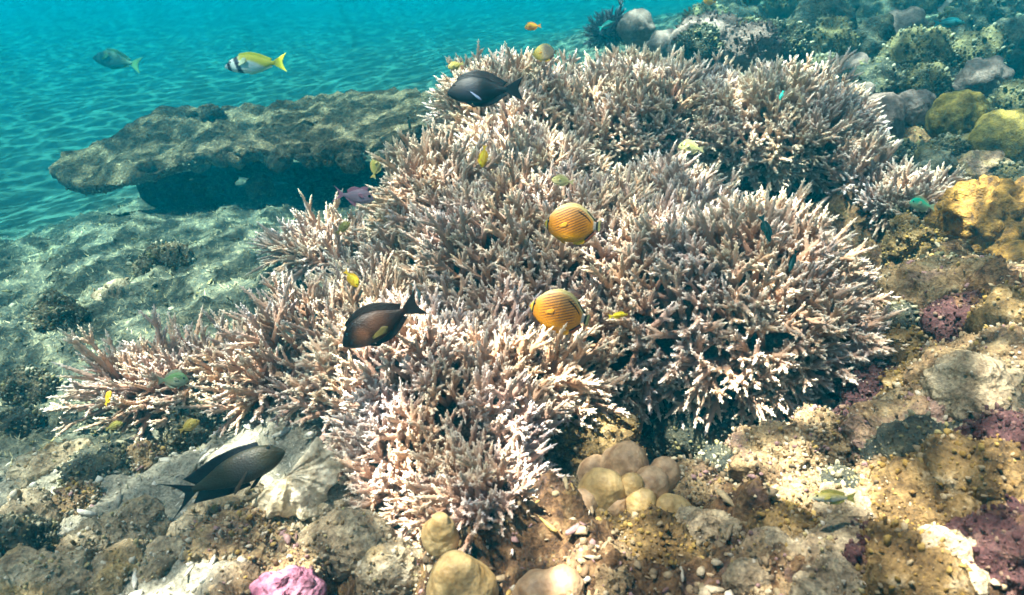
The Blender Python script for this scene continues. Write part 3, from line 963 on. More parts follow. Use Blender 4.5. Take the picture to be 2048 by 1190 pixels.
lump('reef_rock', 1870, 1065, 1.06, .065, .07, .075, m_yellow, 'upright yellow-topped rock at lower right', 'rock', 35, 5, rough=.02, freq=15, fine=.01)
lump('reef_rock', 1955, 1010, 1.05, .065, .06, .06, m_yellow, 'yellow-green rock beside the blue-white shell', 'rock', 36, 5, rough=.02, freq=15, fine=.01)
lump('reef_rock', 2045, 1125, .95, .06, .07, .085, m_purple, 'large purple encrusted rock in the bottom right corner', 'rock', 37, 5, rough=.02, freq=14, fine=.008)
lump('reef_rock', 1715, 1055, 1.10, .055, .05, .045, m_pale, 'cream slanted rock below the silvery damselfish', 'rock', 38, 5, rough=.016, freq=15, fine=.008)
lump('reef_rock', 1680, 1010, 1.16, .04, .04, .035, m_green, 'dark rounded rock just under the silvery damselfish', 'rock', 39, 4, rough=.012, freq=15, fine=.006)
lump('reef_rock', 1450, 1100, 1.08, .10, .08, .045, m_pale, 'broad pale flat rock at bottom right of the tan lobes', 'rock', 40, 5, rough=.018, freq=12, fine=.008)
lump('reef_rock', 1640, 1150, 1.00, .10, .07, .04, m_pale, 'pale rock with a purple spot on the bottom edge', 'rock', 41, 5, rough=.018, freq=12, fine=.008)
lump('reef_rock', 1800, 1160, .97, .06, .06, .05, m_yellow, 'ochre rock on the bottom edge left of the purple corner rock', 'rock', 42, 4, rough=.02, freq=14, fine=.01)
lump('reef_rock', 1225, 1110, 1.13, .06, .06, .05, m_yellow, 'mustard-brown rock with grey knobs right of the nearest coral clump', 'rock', 43, 5, rough=.02, freq=14, fine=.008)
lump('reef_rock', 1180, 900, 1.45, .075, .06, .06, m_yellow, 'ochre rock wall under the coral mounds beside the dark hollow', 'rock', 44, 5, rough=.025, freq=14, fine=.012)
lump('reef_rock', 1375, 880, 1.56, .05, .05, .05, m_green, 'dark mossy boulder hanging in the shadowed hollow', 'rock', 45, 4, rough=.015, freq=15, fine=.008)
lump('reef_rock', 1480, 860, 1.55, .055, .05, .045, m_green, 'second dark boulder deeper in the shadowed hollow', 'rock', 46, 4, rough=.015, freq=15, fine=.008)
lump('reef_rock', 1560, 950, 1.30, .07, .06, .05, m_brown, 'brown knobbly rock at the lip of the hollow', 'rock', 47, 5, rough=.03, freq=16, fine=.014)
lump('reef_rock', 1640, 900, 1.36, .06, .05, .045, m_brown, 'brown rock with cream specks at the right of the hollow', 'rock', 48, 5, rough=.028, freq=16, fine=.014)
lump('reef_rock', 1500, 1010, 1.22, .06, .05, .035, m_brown, 'low brown rubble rock below the hollow', 'rock', 49, 4, rough=.026, freq=16, fine=.012)
lump('reef_rock', 690, 1095, 1.12, .075, .06, .06, m_pale, 'smooth grey rock lit on its left shoulder, at bottom', 'rock', 50, 5, rough=.008, freq=9, fine=.003)
lump('reef_rock', 500, 1100, 1.13, .085, .07, .05, m_brown, 'brownish pink turfed rock above the pink sponge', 'rock', 51, 5, rough=.014, freq=12, fine=.008)
lump('reef_rock', 650, 1010, 1.22, .05, .05, .045, m_pale, 'pale rock right below the white fluted shell', 'rock', 52, 4, rough=.01, freq=12, fine=.006)
lump('reef_rock', 790, 1150, 1.05, .05, .05, .045, m_pale, 'grey-white rock left of the cream lobes on the bottom edge', 'rock', 53, 5, rough=.012, freq=14, fine=.006)
lump('reef_rock', 480, 1000, 1.25, .05, .045, .035, m_pale, 'pale knobbly rock under the belly of the dark surgeonfish', 'rock', 54, 4, rough=.018, freq=16, fine=.008)
lump('reef_rock', 110, 940, 1.43, .075, .06, .05, m_pale, 'pale rounded rock on sand at far left', 'rock', 55, 5, rough=.022, freq=14, fine=.012)
lump('reef_rock', 210, 950, 1.40, .065, .055, .05, m_green, 'grey-green rock right of the pale rounded rock', 'rock', 56, 4, rough=.022, freq=14, fine=.012)
lump('reef_rock', 20, 1110, 1.15, .05, .06, .06, m_green, 'dark mossy rock on the left edge at bottom', 'rock', 57, 5, rough=.02, freq=15, fine=.01)
lump('reef_rock', 100, 1175, 1.08, .085, .06, .05, m_pale, 'low pale rock in the bottom left corner', 'rock', 58, 5, rough=.02, freq=12, fine=.008)
lump('reef_rock', 280, 1050, 1.22, .06, .05, .035, m_pale, 'small sunlit rock on the sand below the forked tail', 'rock', 59, 4, rough=.02, freq=15, fine=.01)
lump('reef_rock', 400, 860, 1.52, .06, .05, .05, m_green, 'mossy rock behind the back of the dark surgeonfish', 'rock', 60, 4, rough=.02, freq=14, fine=.012)
lump('reef_rock', 330, 1140, 1.10, .06, .05, .03, m_pale, 'flat pale rock near the bottom edge left of the turfed rock', 'rock', 61, 4, rough=.016, freq=14, fine=.008)
lump('reef_rock', 20, 870, 1.62, .06, .06, .05, m_green, 'mossy rock on the left edge above the pale rounded rock', 'rock', 62, 4, rough=.022, freq=14, fine=.012)
lump('reef_rock', 1820, 430, 2.1, .05, .05, .03, m_green, 'grey rounded rock under the small right staghorn clump', 'rock', 63, 4, rough=.012, freq=14, fine=.006)
lump('reef_rock', 1930, 745, 1.38, .07, .06, .045, m_brown, 'brown ridge rock between rose-purple knob and cream rock', 'rock', 64, 4, rough=.028, freq=15, fine=.014)
lump('reef_rock', 1790, 870, 1.34, .05, .05, .045, m_brown, 'brown rock behind the little rose-pink lump', 'rock', 65, 4, rough=.024, freq=16, fine=.012)

for i, (px, py, d, ra, mt, lab) in enumerate([
    (1790, 600, 1.72, .05, m_brown, 'brown knob just right of the biggest thicket at mid height'),
    (1810, 660, 1.62, .045, m_green, 'dark rock in the gap between the biggest thicket and brown knobs'),
    (1830, 780, 1.42, .05, m_yellow, 'ochre lump below the yellow-ochre ledge'),
    (1880, 800, 1.36, .045, m_brown, 'brown lump right of the ochre lump'),
    (2030, 650, 1.42, .06, m_yellow, 'golden brown rock on the right edge beside the rose-purple knob'),
    (2030, 730, 1.28, .05, m_brown, 'dark brown lump on the right edge at mid height'),
    (2035, 900, 1.08, .05, m_purple, 'mauve lump on the right edge above the blue-white shell'),
    (1960, 930, 1.12, .05, m_green, 'mossy dark lump left of the blue-white shell'),
    (1800, 960, 1.18, .04, m_brown, 'brown lump right of the silvery damselfish'),
    (1790, 1030, 1.10, .042, m_brown, 'shaded brown lump between the cream slanted rock and upright yellow rock'),
    (1600, 1030, 1.16, .045, m_brown, 'brown lump left of the silvery damselfish rock'),
    (1560, 1080, 1.09, .04, m_yellow, 'yellowish lump between the two broad pale rocks'),
    (1400, 1000, 1.20, .045, m_brown, 'brown lump right of the egg-shaped lobe'),
    (1450, 950, 1.30, .045, m_green, 'dark lump at the front lip of the hollow'),
    (1330, 1130, 1.04, .05, m_yellow, 'ochre lump below the egg-shaped lobe'),
    (1200, 1160, 1.01, .05, m_brown, 'brown lump beside the pair of beige lobes'),
    (1530, 1170, .98, .045, m_brown, 'brown lump on the bottom edge between pale rocks'),
    (1730, 1130, 1.0, .04, m_purple, 'mauve lump near the bottom edge below the cream slanted rock'),
    (1880, 1150, .95, .045, m_pale, 'pale lump on the bottom edge beside the purple corner rock'),
    (1150, 1010, 1.22, .035, m_brown, 'brown lump between the nearest coral clump and the tan lobes'),
    (1100, 1110, 1.08, .035, m_yellow, 'ochre lump under the right side of the nearest coral clump'),
    (600, 1150, 1.08, .04, m_brown, 'brown lump right of the pink sponge'),
    (430, 1040, 1.2, .045, m_pale, 'pale lump below the sickle tail fish'),
    (180, 1090, 1.18, .045, m_pale, 'pale lump on the sand at lower left'),
    (60, 1030, 1.26, .05, m_pale, 'cream lump on the left edge above the dark mossy rock'),
    (160, 1020, 1.29, .04, m_brown, 'small tan lump on sand right of the cream edge lump'),
    (380, 1090, 1.16, .04, m_pale, 'cream lump left of the brownish pink turfed rock'),
    (250, 1150, 1.10, .045, m_pale, 'cream lump on the bottom edge left of the flat pale rock'),
    (290, 930, 1.42, .035, m_brown, 'small tan lump beside the sickle tail'),
    (570, 1060, 1.17, .035, m_pale, 'cream lump under the fluted shell plate'),
    (60, 780, 1.8, .06, m_table, 'mossy lump on the left edge beside the sparse staghorn'),
    (120, 640, 2.15, .08, m_table, 'mossy mound on the left slope'),
    (330, 540, 2.5, .09, m_table, 'low mossy mound on the slope below the table coral'),
    (230, 600, 2.3, .06, m_pale, 'pale lump on the turf slope at left'),
]):
    lump('reef_rock', px, py, d, ra, ra * .95, ra * .85, mt, lab, 'rock', 400 + i, 4, rough=.35 * ra, freq=14, fine=.012, k=.15, rot=i * .7 if False else 0)
for i, (px, py, d, ra, hr, mt, lab) in enumerate([
    (1660, 100, 3.9, .15, 1.2, m_olive, 'tall olive coral head behind the back right thicket'),
    (1745, 95, 3.9, .13, 1.3, m_green, 'tall dark coral head right of the tall olive one'),
    (1800, 75, 4.1, .15, 1.1, m_mauve, 'grey-mauve coral head high on the upper right reef'),
    (1880, 105, 3.7, .15, 1.2, m_green, 'dark lobed head above the golden dome'),
    (1950, 120, 3.5, .14, 1.1, m_olive, 'olive lobed head near the right edge above the golden dome'),
    (2020, 110, 3.5, .15, 1.3, m_green, 'dark lobed head on the right edge at the top'),
    (1960, 165, 3.2, .11, 1.0, m_mauve, 'mauve-grey head directly behind the golden boulder on the edge'),
    (1850, 175, 3.25, .10, 1.0, m_olive, 'brownish head behind the pinkish grey boulder'),
    (2040, 215, 2.95, .11, 1.0, m_olive, 'olive head on the right edge just above the golden boulder'),
    (1700, 150, 3.5, .10, 1.0, m_mauve, 'mauve-grey head peeping over the back right thicket'),
    (1960, 345, 2.35, .09, .8, m_brown, 'brown head between golden boulder and orange knobbly coral'),
    (1870, 345, 2.4, .08, .8, m_green, 'dark head behind the small right staghorn clump'),
    (2030, 380, 2.15, .09, .8, m_olive, 'olive head on the right edge above the knobbly coral'),
    (1880, 560, 1.8, .075, .9, m_olive, 'olive head right of the mustard-topped rock'),
]):
    lump('boulder_coral', px, py, d, ra, ra * .9, ra * hr, mt, lab, 'coral', 600 + i, 4, blobs=lobes(ra, ra * .9, ra * hr, 16, 600 + i, .42), rough=.03, freq=10, fine=.014, k=.10)
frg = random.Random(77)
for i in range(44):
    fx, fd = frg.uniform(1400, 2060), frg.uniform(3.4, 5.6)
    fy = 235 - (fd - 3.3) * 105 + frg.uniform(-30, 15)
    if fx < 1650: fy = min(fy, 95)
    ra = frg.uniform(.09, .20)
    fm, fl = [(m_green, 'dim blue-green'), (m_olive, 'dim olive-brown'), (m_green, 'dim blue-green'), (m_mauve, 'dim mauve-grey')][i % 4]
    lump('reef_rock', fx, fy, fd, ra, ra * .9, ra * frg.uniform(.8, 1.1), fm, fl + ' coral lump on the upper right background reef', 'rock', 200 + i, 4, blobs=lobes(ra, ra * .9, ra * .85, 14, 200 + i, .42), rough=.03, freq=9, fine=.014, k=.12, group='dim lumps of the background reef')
# tan and cream lobes at the bottom centre
lb = dict(rough=.009, freq=16, fine=.002, ffreq=50, k=.16)
lc0 = at(1245, 985, 1.2)
lc = empty('lobed_coral', lc0)
tag(lc, 'cluster of tan leathery coral lobes with cream tips below the dark hollow', 'coral')
for i, (px, py, d, r_, st, mt) in enumerate([(1252, 935, 1.20, .040, 1.25, m_tan), (1205, 985, 1.14, .034, 1.1, m_cream), (1262, 972, 1.13, .022, 1.0, m_cream), (1302, 972, 1.15, .032, 1.2, m_tan),
                                            (1326, 950, 1.18, .026, 1.3, m_tan), (1162, 1015, 1.13, .031, 1.3, m_tan), (1225, 1010, 1.13, .026, 1.0, m_tan), (1284, 1005, 1.12, .026, 1.0, m_cream), (1190, 945, 1.22, .028, 1.2, m_tan)]):
    p = at(px, py, d - .04)
    r_ *= .95
    me_ = lump_mesh('lobe', [(0, 0, -.5 * r_ * st, r_ * .95), (.1 * r_, 0, .25 * r_ * st, r_ * .86), (-.15 * r_, .1 * r_, -.1 * r_, r_ * .9)], 4, .2, .34 * r_, 17, 3, .06 * r_, 90, seed=i + 7)
    link('lobe', me_, mt, lc, p - lc0)
lump('lobed_coral', 1340, 1035, 1.08, .04, .04, .05, m_cream, 'single cream egg-shaped lobe right of the tan lobed coral', 'coral', 71, 5,
     blobs=[(0, 0, 0, .034), (.004, 0, -.016, .033), (-.005, 0, .028, .018), (.012, .01, -.004, .03)], **lb)
lump('lobed_coral', 880, 1070, 1.00, .03, .03, .05, m_cream, 'cream pear-shaped lobe left of the nearest coral clump', 'coral', 72, 5,
     blobs=[(0, 0, -.012, .030), (.004, 0, .012, .022), (.002, 0, .034, .013)], **lb)
lump('lobed_coral', 915, 1165, .93, .05, .04, .05, m_cream, 'cream cone-shaped lobe on the bottom edge', 'coral', 73, 5,
     blobs=[(0, 0, -.02, .05), (-.004, 0, .02, .032), (.025, 0, -.03, .04)], **lb)
lump('lobed_coral', 1095, 1182, .91, .05, .04, .035, m_tan, 'pair of rounded beige lobes on the bottom edge', 'coral', 74, 5,
     blobs=[(-.022, 0, 0, .032), (.018, 0, .004, .034)], **lb)
lump('sponge', 565, 1180, 1.00, .055, .045, .03, m_pink, 'pink knobbly sponge on the bottom edge', 'sponge', 75, 5,
     blobs=[(-.03, 0, -.008, .024), (0, 0, .004, .026), (.025, .005, 0, .022), (.045, 0, -.008, .018)], rough=.006, freq=30, fine=.002, kn=(40, .01, .006))

# white fluted shell plate
sh0 = at(585, 950, 1.15)
m_shell = mat_smooth('shell_mat', (0.42, 0.33, 0.20), (0.84, 0.76, 0.60), 34, .7, .6, 1.0)
V, Fc = [], []
NR, NA = 30, 220
for side in (0, 1):
    for i in range(NR + 1):
        r_ = i / NR
        for j in range(NA + 1):
            a = -1.25 + 3.6 * j / NA
            rr = r_ * (.076 + .006 * math.sin(a * 5.3) + .0022 * math.sin(a * 17 + 1))
            flute = (.0075 * math.sin(a * 7 + 1.1 * math.sin(a * 2.3)) + .0016 * math.sin(a * 25)) * r_ ** 1.1
            x = rr * math.cos(a - 1.35); y = rr * math.sin(a - 1.35)
            z = .030 * (1 - r_ * r_) + flute + .0010 * math.sin(r_ * 11 + a * 3) - side * .005
            V.append((x, y, z))
for side in (0, 1):
    o = side * (NR + 1) * (NA + 1)
    for i in range(NR):
        for j in range(NA):
            a = o + i * (NA + 1) + j
            f = (a, a + NA + 1, a + NA + 2, a + 1)
            Fc.append(f[::-1] if side else f)
o2 = (NR + 1) * (NA + 1)
for j in range(NA):
    a = NR * (NA + 1) + j
    Fc.append((a, a + o2, a + 1 + o2, a + 1))
V = np.array(V); V[:, 2] += .006 * fbm(V * [38, 38, 0], 4, 61); V[:, 0] += .006 * fbm(V * [30, 30, 0] + 5, 3, 62); V[:, 1] += .006 * fbm(V * [30, 30, 0] + 9, 3, 63)
shell = link('shell_plate', mesh_np('shell_plate', V, np.array(Fc)), m_shell, None, sh0)
shell.rotation_euler = (R(38), R(4), R(8))
tag(shell, 'white fluted fan-shaped shell plate in front of the dark surgeonfish nose', 'shell')

# small blue-white shell at right
t = NT('pearl_mat')
v = t.n('ShaderNodeTexCoord').outputs['Object']
m_pearl = t.finish(t.ramp(t.noise(v, 60, 3), [(.3, (.55, .75, .9)), (.7, (.92, .93, .92))]), .3, spec=.6)
sp = link('small_shell', lump_mesh('small_shell', [(0, 0, 0, .016), (.006, 0, .004, .014), (-.006, 0, -.003, .013)], 4, .3, .001, 60, 3, seed=4), m_pearl, None, at(2015, 975, .92))
sp.scale = (1.1, .45, 1.0); sp.rotation_euler = (R(-30), R(20), R(20))
tag(sp, 'glossy blue-white shell valve on the right edge', 'shell')

# ------------------------------------------------------------------ loose rubble and short turf
m_chip = mat_attr('rubble_mat', .9, .5, 160, .8, .15)
D1, F1 = ico(1)
n = 26000
sx = rng.uniform(0, 2048, n * 3); sy = 1190 - 800 * rng.random(n * 3) ** 1.5
# spread over the seabed with density falling with distance
Yc = 0.35 + 3.4 * rng.random(n) ** 1.7
Xc = rng.uniform(-1.05, 1.05, n) * (Yc + .35)
Zc, Cc = ground(Xc, Yc)
keep = rng.random(n) < (Cc[:, 2] * .8 + Cc[:, 1] * .55 + Cc[:, 0] * .75)
Xc, Yc, Zc, Cc = Xc[keep], Yc[keep], Zc[keep], Cc[keep]
m_ = len(Xc)
sz = .0018 + .008 * rng.random(m_) ** 3.5
sz *= np.where(Cc[:, 0] > .5, 1.15, 1.0)
pal_r = np.array([(.40, .30, .19), (.50, .42, .30), (.26, .17, .10), (.32, .20, .20), (.40, .28, .10), (.30, .24, .15), (.55, .49, .40), (.16, .12, .08), (.36, .27, .17)])
pal_t = np.array([(.20, .19, .13), (.33, .31, .22), (.13, .13, .09), (.45, .42, .31), (.28, .25, .12)])
pal_s = np.array([(.62, .59, .52), (.48, .45, .38), (.70, .67, .60), (.36, .33, .25)])
kc = Cc.argmax(1)
colr = np.where((kc == 2)[:, None], pal_r[rng.integers(0, len(pal_r), m_)], np.where((kc == 1)[:, None], pal_t[rng.integers(0, len(pal_t), m_)], pal_s[rng.integers(0, len(pal_s), m_)]))
nvv = len(D1)
sq = rng.uniform(.4, 1.5, (m_, 3)); sq[:, 2] *= .7; stick = rng.random(m_) < .18; sq[stick] = np.array([2.6, .6, .55])
ang = rng.uniform(0, 6.28, m_)
base = D1[None] * sq[:, None] * sz[:, None, None] * (1 + rng.uniform(-.45, .45, (m_, nvv, 1)))
ca, sa = np.cos(ang)[:, None], np.sin(ang)[:, None]
bx = base[..., 0] * ca - base[..., 1] * sa; by = base[..., 0] * sa + base[..., 1] * ca
Vc = np.stack([bx + Xc[:, None], by + Yc[:, None], base[..., 2] + (Zc + sz * .2)[:, None]], -1).reshape(-1, 3)
Fcc = (F1[None] + (np.arange(m_) * nvv)[:, None, None]).reshape(-1, 3)
cv = np.repeat(colr * rng.uniform(.75, 1.2, (m_, 1)), nvv, 0)
tag(link('rubble', mesh_np('rubble', Vc, Fcc, False, cv), m_chip), 'loose coral rubble strewn over the reef floor', 'rubble', kind='stuff')

# turf tufts on the left slope and on the rocks
m_turf = mat_attr('turf_mat', .9, .2, 60, .2, .1)
n = 26000
Yt = 0.9 + 3.6 * rng.random(n)
Xt = rng.uniform(-1.0, .9, n) * (Yt + .3)
Zt, Ct = ground(Xt, Yt)
keep = rng.random(n) < (Ct[:, 1] * .95 + Ct[:, 2] * .25)
Xt, Yt, Zt = Xt[keep], Yt[keep], Zt[keep]
m_ = len(Xt)
ht = rng.uniform(.006, .018, m_); wd = rng.uniform(.0015, .004, m_)
a = rng.uniform(0, 6.28, m_); lean = rng.normal(0, .5, (m_, 2)) * ht[:, None]
b0 = np.stack([Xt, Yt, Zt - .002], 1)
e = np.stack([np.cos(a), np.sin(a), np.zeros(m_)], 1) * wd[:, None]
f = np.stack([-np.sin(a), np.cos(a), np.zeros(m_)], 1) * wd[:, None]
tp = b0 + np.concatenate([lean, ht[:, None]], 1)
Vt = np.stack([b0 + e, b0 - e * .5 + f, b0 - e * .5 - f, tp], 1).reshape(-1, 3)
Ft = (np.array([[0, 1, 3], [1, 2, 3], [2, 0, 3]])[None] + (np.arange(m_) * 4)[:, None, None]).reshape(-1, 3)
pal = np.array([(.20, .19, .11), (.30, .28, .17), (.12, .12, .08), (.40, .37, .24)])
cv = np.repeat(pal[rng.integers(0, 4, m_)], 4, 0)
tag(link('algae_turf', mesh_np('algae_turf', Vt, Ft, False, cv), m_turf), 'short brown-green algae turf on the reef slope', 'algae', kind='stuff')

# nodules and tufts growing on the nearer rocks
PAL = {'green_rock_mat': pal_t, 'table_mat': pal_t, 'olive_boulder_mat': pal_t * .8, 'mauve_boulder_mat': np.array([(.20, .14, .13), (.30, .22, .20), (.14, .10, .09)]), 'brown_rock_mat': pal_r, 'pale_rock_mat': np.array([(.50, .44, .33), (.62, .56, .46), (.36, .28, .17), (.30, .22, .12), (.44, .38, .20)]),
       'yellow_rock_mat': np.array([(.28, .18, .05), (.36, .25, .08), (.18, .11, .04), (.38, .30, .19)]), 'purple_rock_mat': np.array([(.08, .04, .042), (.14, .08, .075), (.05, .022, .025), (.22, .15, .11)])}
VV, FF, CC, no = [], [], [], 0
for me_, p, mat, rot in ENC:
    P = np.empty(len(me_.vertices) * 3, np.float32); me_.vertices.foreach_get('co', P); P = P.reshape(-1, 3).astype(float)
    N = np.empty(len(me_.vertices) * 3, np.float32); me_.vertices.foreach_get('normal', N); N = N.reshape(-1, 3).astype(float)
    ok = np.where(N[:, 2] > -.1)[0]
    k = min(len(ok), int(4200 * np.ptp(P[:, 0]) ** 1.1))
    k = min(k, 700)
    if mat.name == 'table_mat': k = min(len(ok), 5200) if len(ok) > 3000 else min(len(ok), 500)
    if mat.name == 'pale_rock_mat': k //= 4
    pick = rng.choice(ok, k, replace=False)
    sz = (.0010 + .0038 * rng.random(k) ** 2.5) * max(1.0, (p - CAM).length / 1.9)
    q = D1[None] * sz[:, None, None] * rng.uniform(.5, 1.5, (k, 1, 3)) * (1 + rng.uniform(-.4, .4, (k, nvv, 1))) + N[pick][:, None] * (D1[None, :, 2:3] > .3) * (sz * rng.uniform(0, 1.6, k))[:, None, None]
    q = q + P[pick][:, None] + np.array(p)[None, None]
    VV.append(q.reshape(-1, 3)); FF.append((F1[None] + (no + np.arange(k) * nvv)[:, None, None]).reshape(-1, 3)); no += k * nvv
    pl = PAL[mat.name]
    CC.append(np.repeat(pl[rng.integers(0, len(pl), k)] * rng.uniform(.7, 1.15, (k, 1)), nvv, 0))
tag(link('encrusting_growth', mesh_np('encrusting_growth', np.vstack(VV), np.vstack(FF), False, np.vstack(CC)), m_chip), 'small nodules and tufts of growth covering the rocks', 'growth', kind='stuff')

# ------------------------------------------------------------------ fish
m_fish = mat_attr('fish_skin_mat', .5, .35, 330, .25, .25, .001)
nt_ = m_fish.node_tree
vo = nt_.nodes.new('ShaderNodeTexVoronoi'); vo.inputs['Scale'].default_value = 260
mp = nt_.nodes.new('ShaderNodeMapping'); mp.inputs['Scale'].default_value = (1, .4, 1.5)
nt_.links.new([q for q in nt_.nodes if q.type == 'TEX_COORD'][0].outputs['Object'], mp.inputs['Vector']); nt_.links.new(mp.outputs[0], vo.inputs['Vector'])
bp_ = [q for q in nt_.nodes if q.type == 'BUMP'][0]
bp2 = nt_.nodes.new('ShaderNodeBump'); bp2.inputs['Strength'].default_value = .45; bp2.inputs['Distance'].default_value = .0015
nt_.links.new(vo.outputs['Distance'], bp2.inputs['Height']); nt_.links.new(bp_.outputs[0], bp2.inputs['Normal'])
nt_.links.new(bp2.outputs[0], [q for q in nt_.nodes if q.type == 'BSDF_PRINCIPLED'][0].inputs['Normal'])
t = NT('fish_eye_mat')
v = t.n('ShaderNodeTexCoord').outputs['Generated']
m_eye = t.finish((.012, .012, .014), .15, spec=.6)


def interp(ts, xs):
    ts = np.array(ts); xs = np.array(xs)
    return lambda q: np.interp(q, ts, xs)


def smooth_prof(ts, xs):
    """smooth curve through profile stations"""
    ts = np.array(ts, float); xs = np.array(xs, float)
    def f(q):
        q = np.asarray(q, float)
        y = np.interp(q, ts, xs)
        for s in (-.02, .02, -.04, .04):
            y = y + np.interp(np.clip(q + s, 0, 1), ts, xs)
        y /= 5
        e = np.clip(np.minimum(q, 1 - q) / .05, 0, 1)
        return y * e + np.interp(q, ts, xs) * (1 - e)
    return f


def fin_mesh(name, inner, outer, thick, colf, L, nvv=7):
    """thin solid fin between two curves (arrays of (x,z)); colour from colf(x, z, v)"""
    inner = np.array(inner); outer = np.array(outer)
    n_ = len(inner)
    V, C = [], []
    for side in (1, -1):
        for k in range(nvv):
            q = k / (nvv - 1)
            p = inner * (1 - q) + outer * q
            th = thick * (1 - .8 * q) * .5
            for i in range(n_):
                ray = 1 + .35 * math.sin(i * 2.6)
                V.append((p[i, 0], side * th * ray, p[i, 1])); C.append(colf(p[i, 0] / L, p[i, 1] / L, q))
    Fc = []
    for s in (0, 1):
        o = s * n_ * nvv
        for k in range(nvv - 1):
            for i in range(n_ - 1):
                a = o + k * n_ + i
                f = (a, a + 1, a + n_ + 1, a + n_)
                Fc.append(f if s else f[::-1])
    o = n_ * nvv
    for i in range(n_ - 1):
        Fc.append((i, i + 1, o + i + 1, o + i))
        a = (nvv - 1) * n_ + i
        Fc.append((a, o + a, o + a + 1, a + 1))
    for k in range(nvv - 1):
        a = k * n_
        Fc.append((a, o + a, o + a + n_, a + n_))
        a = k * n_ + n_ - 1
        Fc.append((a, a + n_, o + a + n_, o + a))
    return mesh_np(name, np.array(V), np.array(Fc), True, np.array(C))


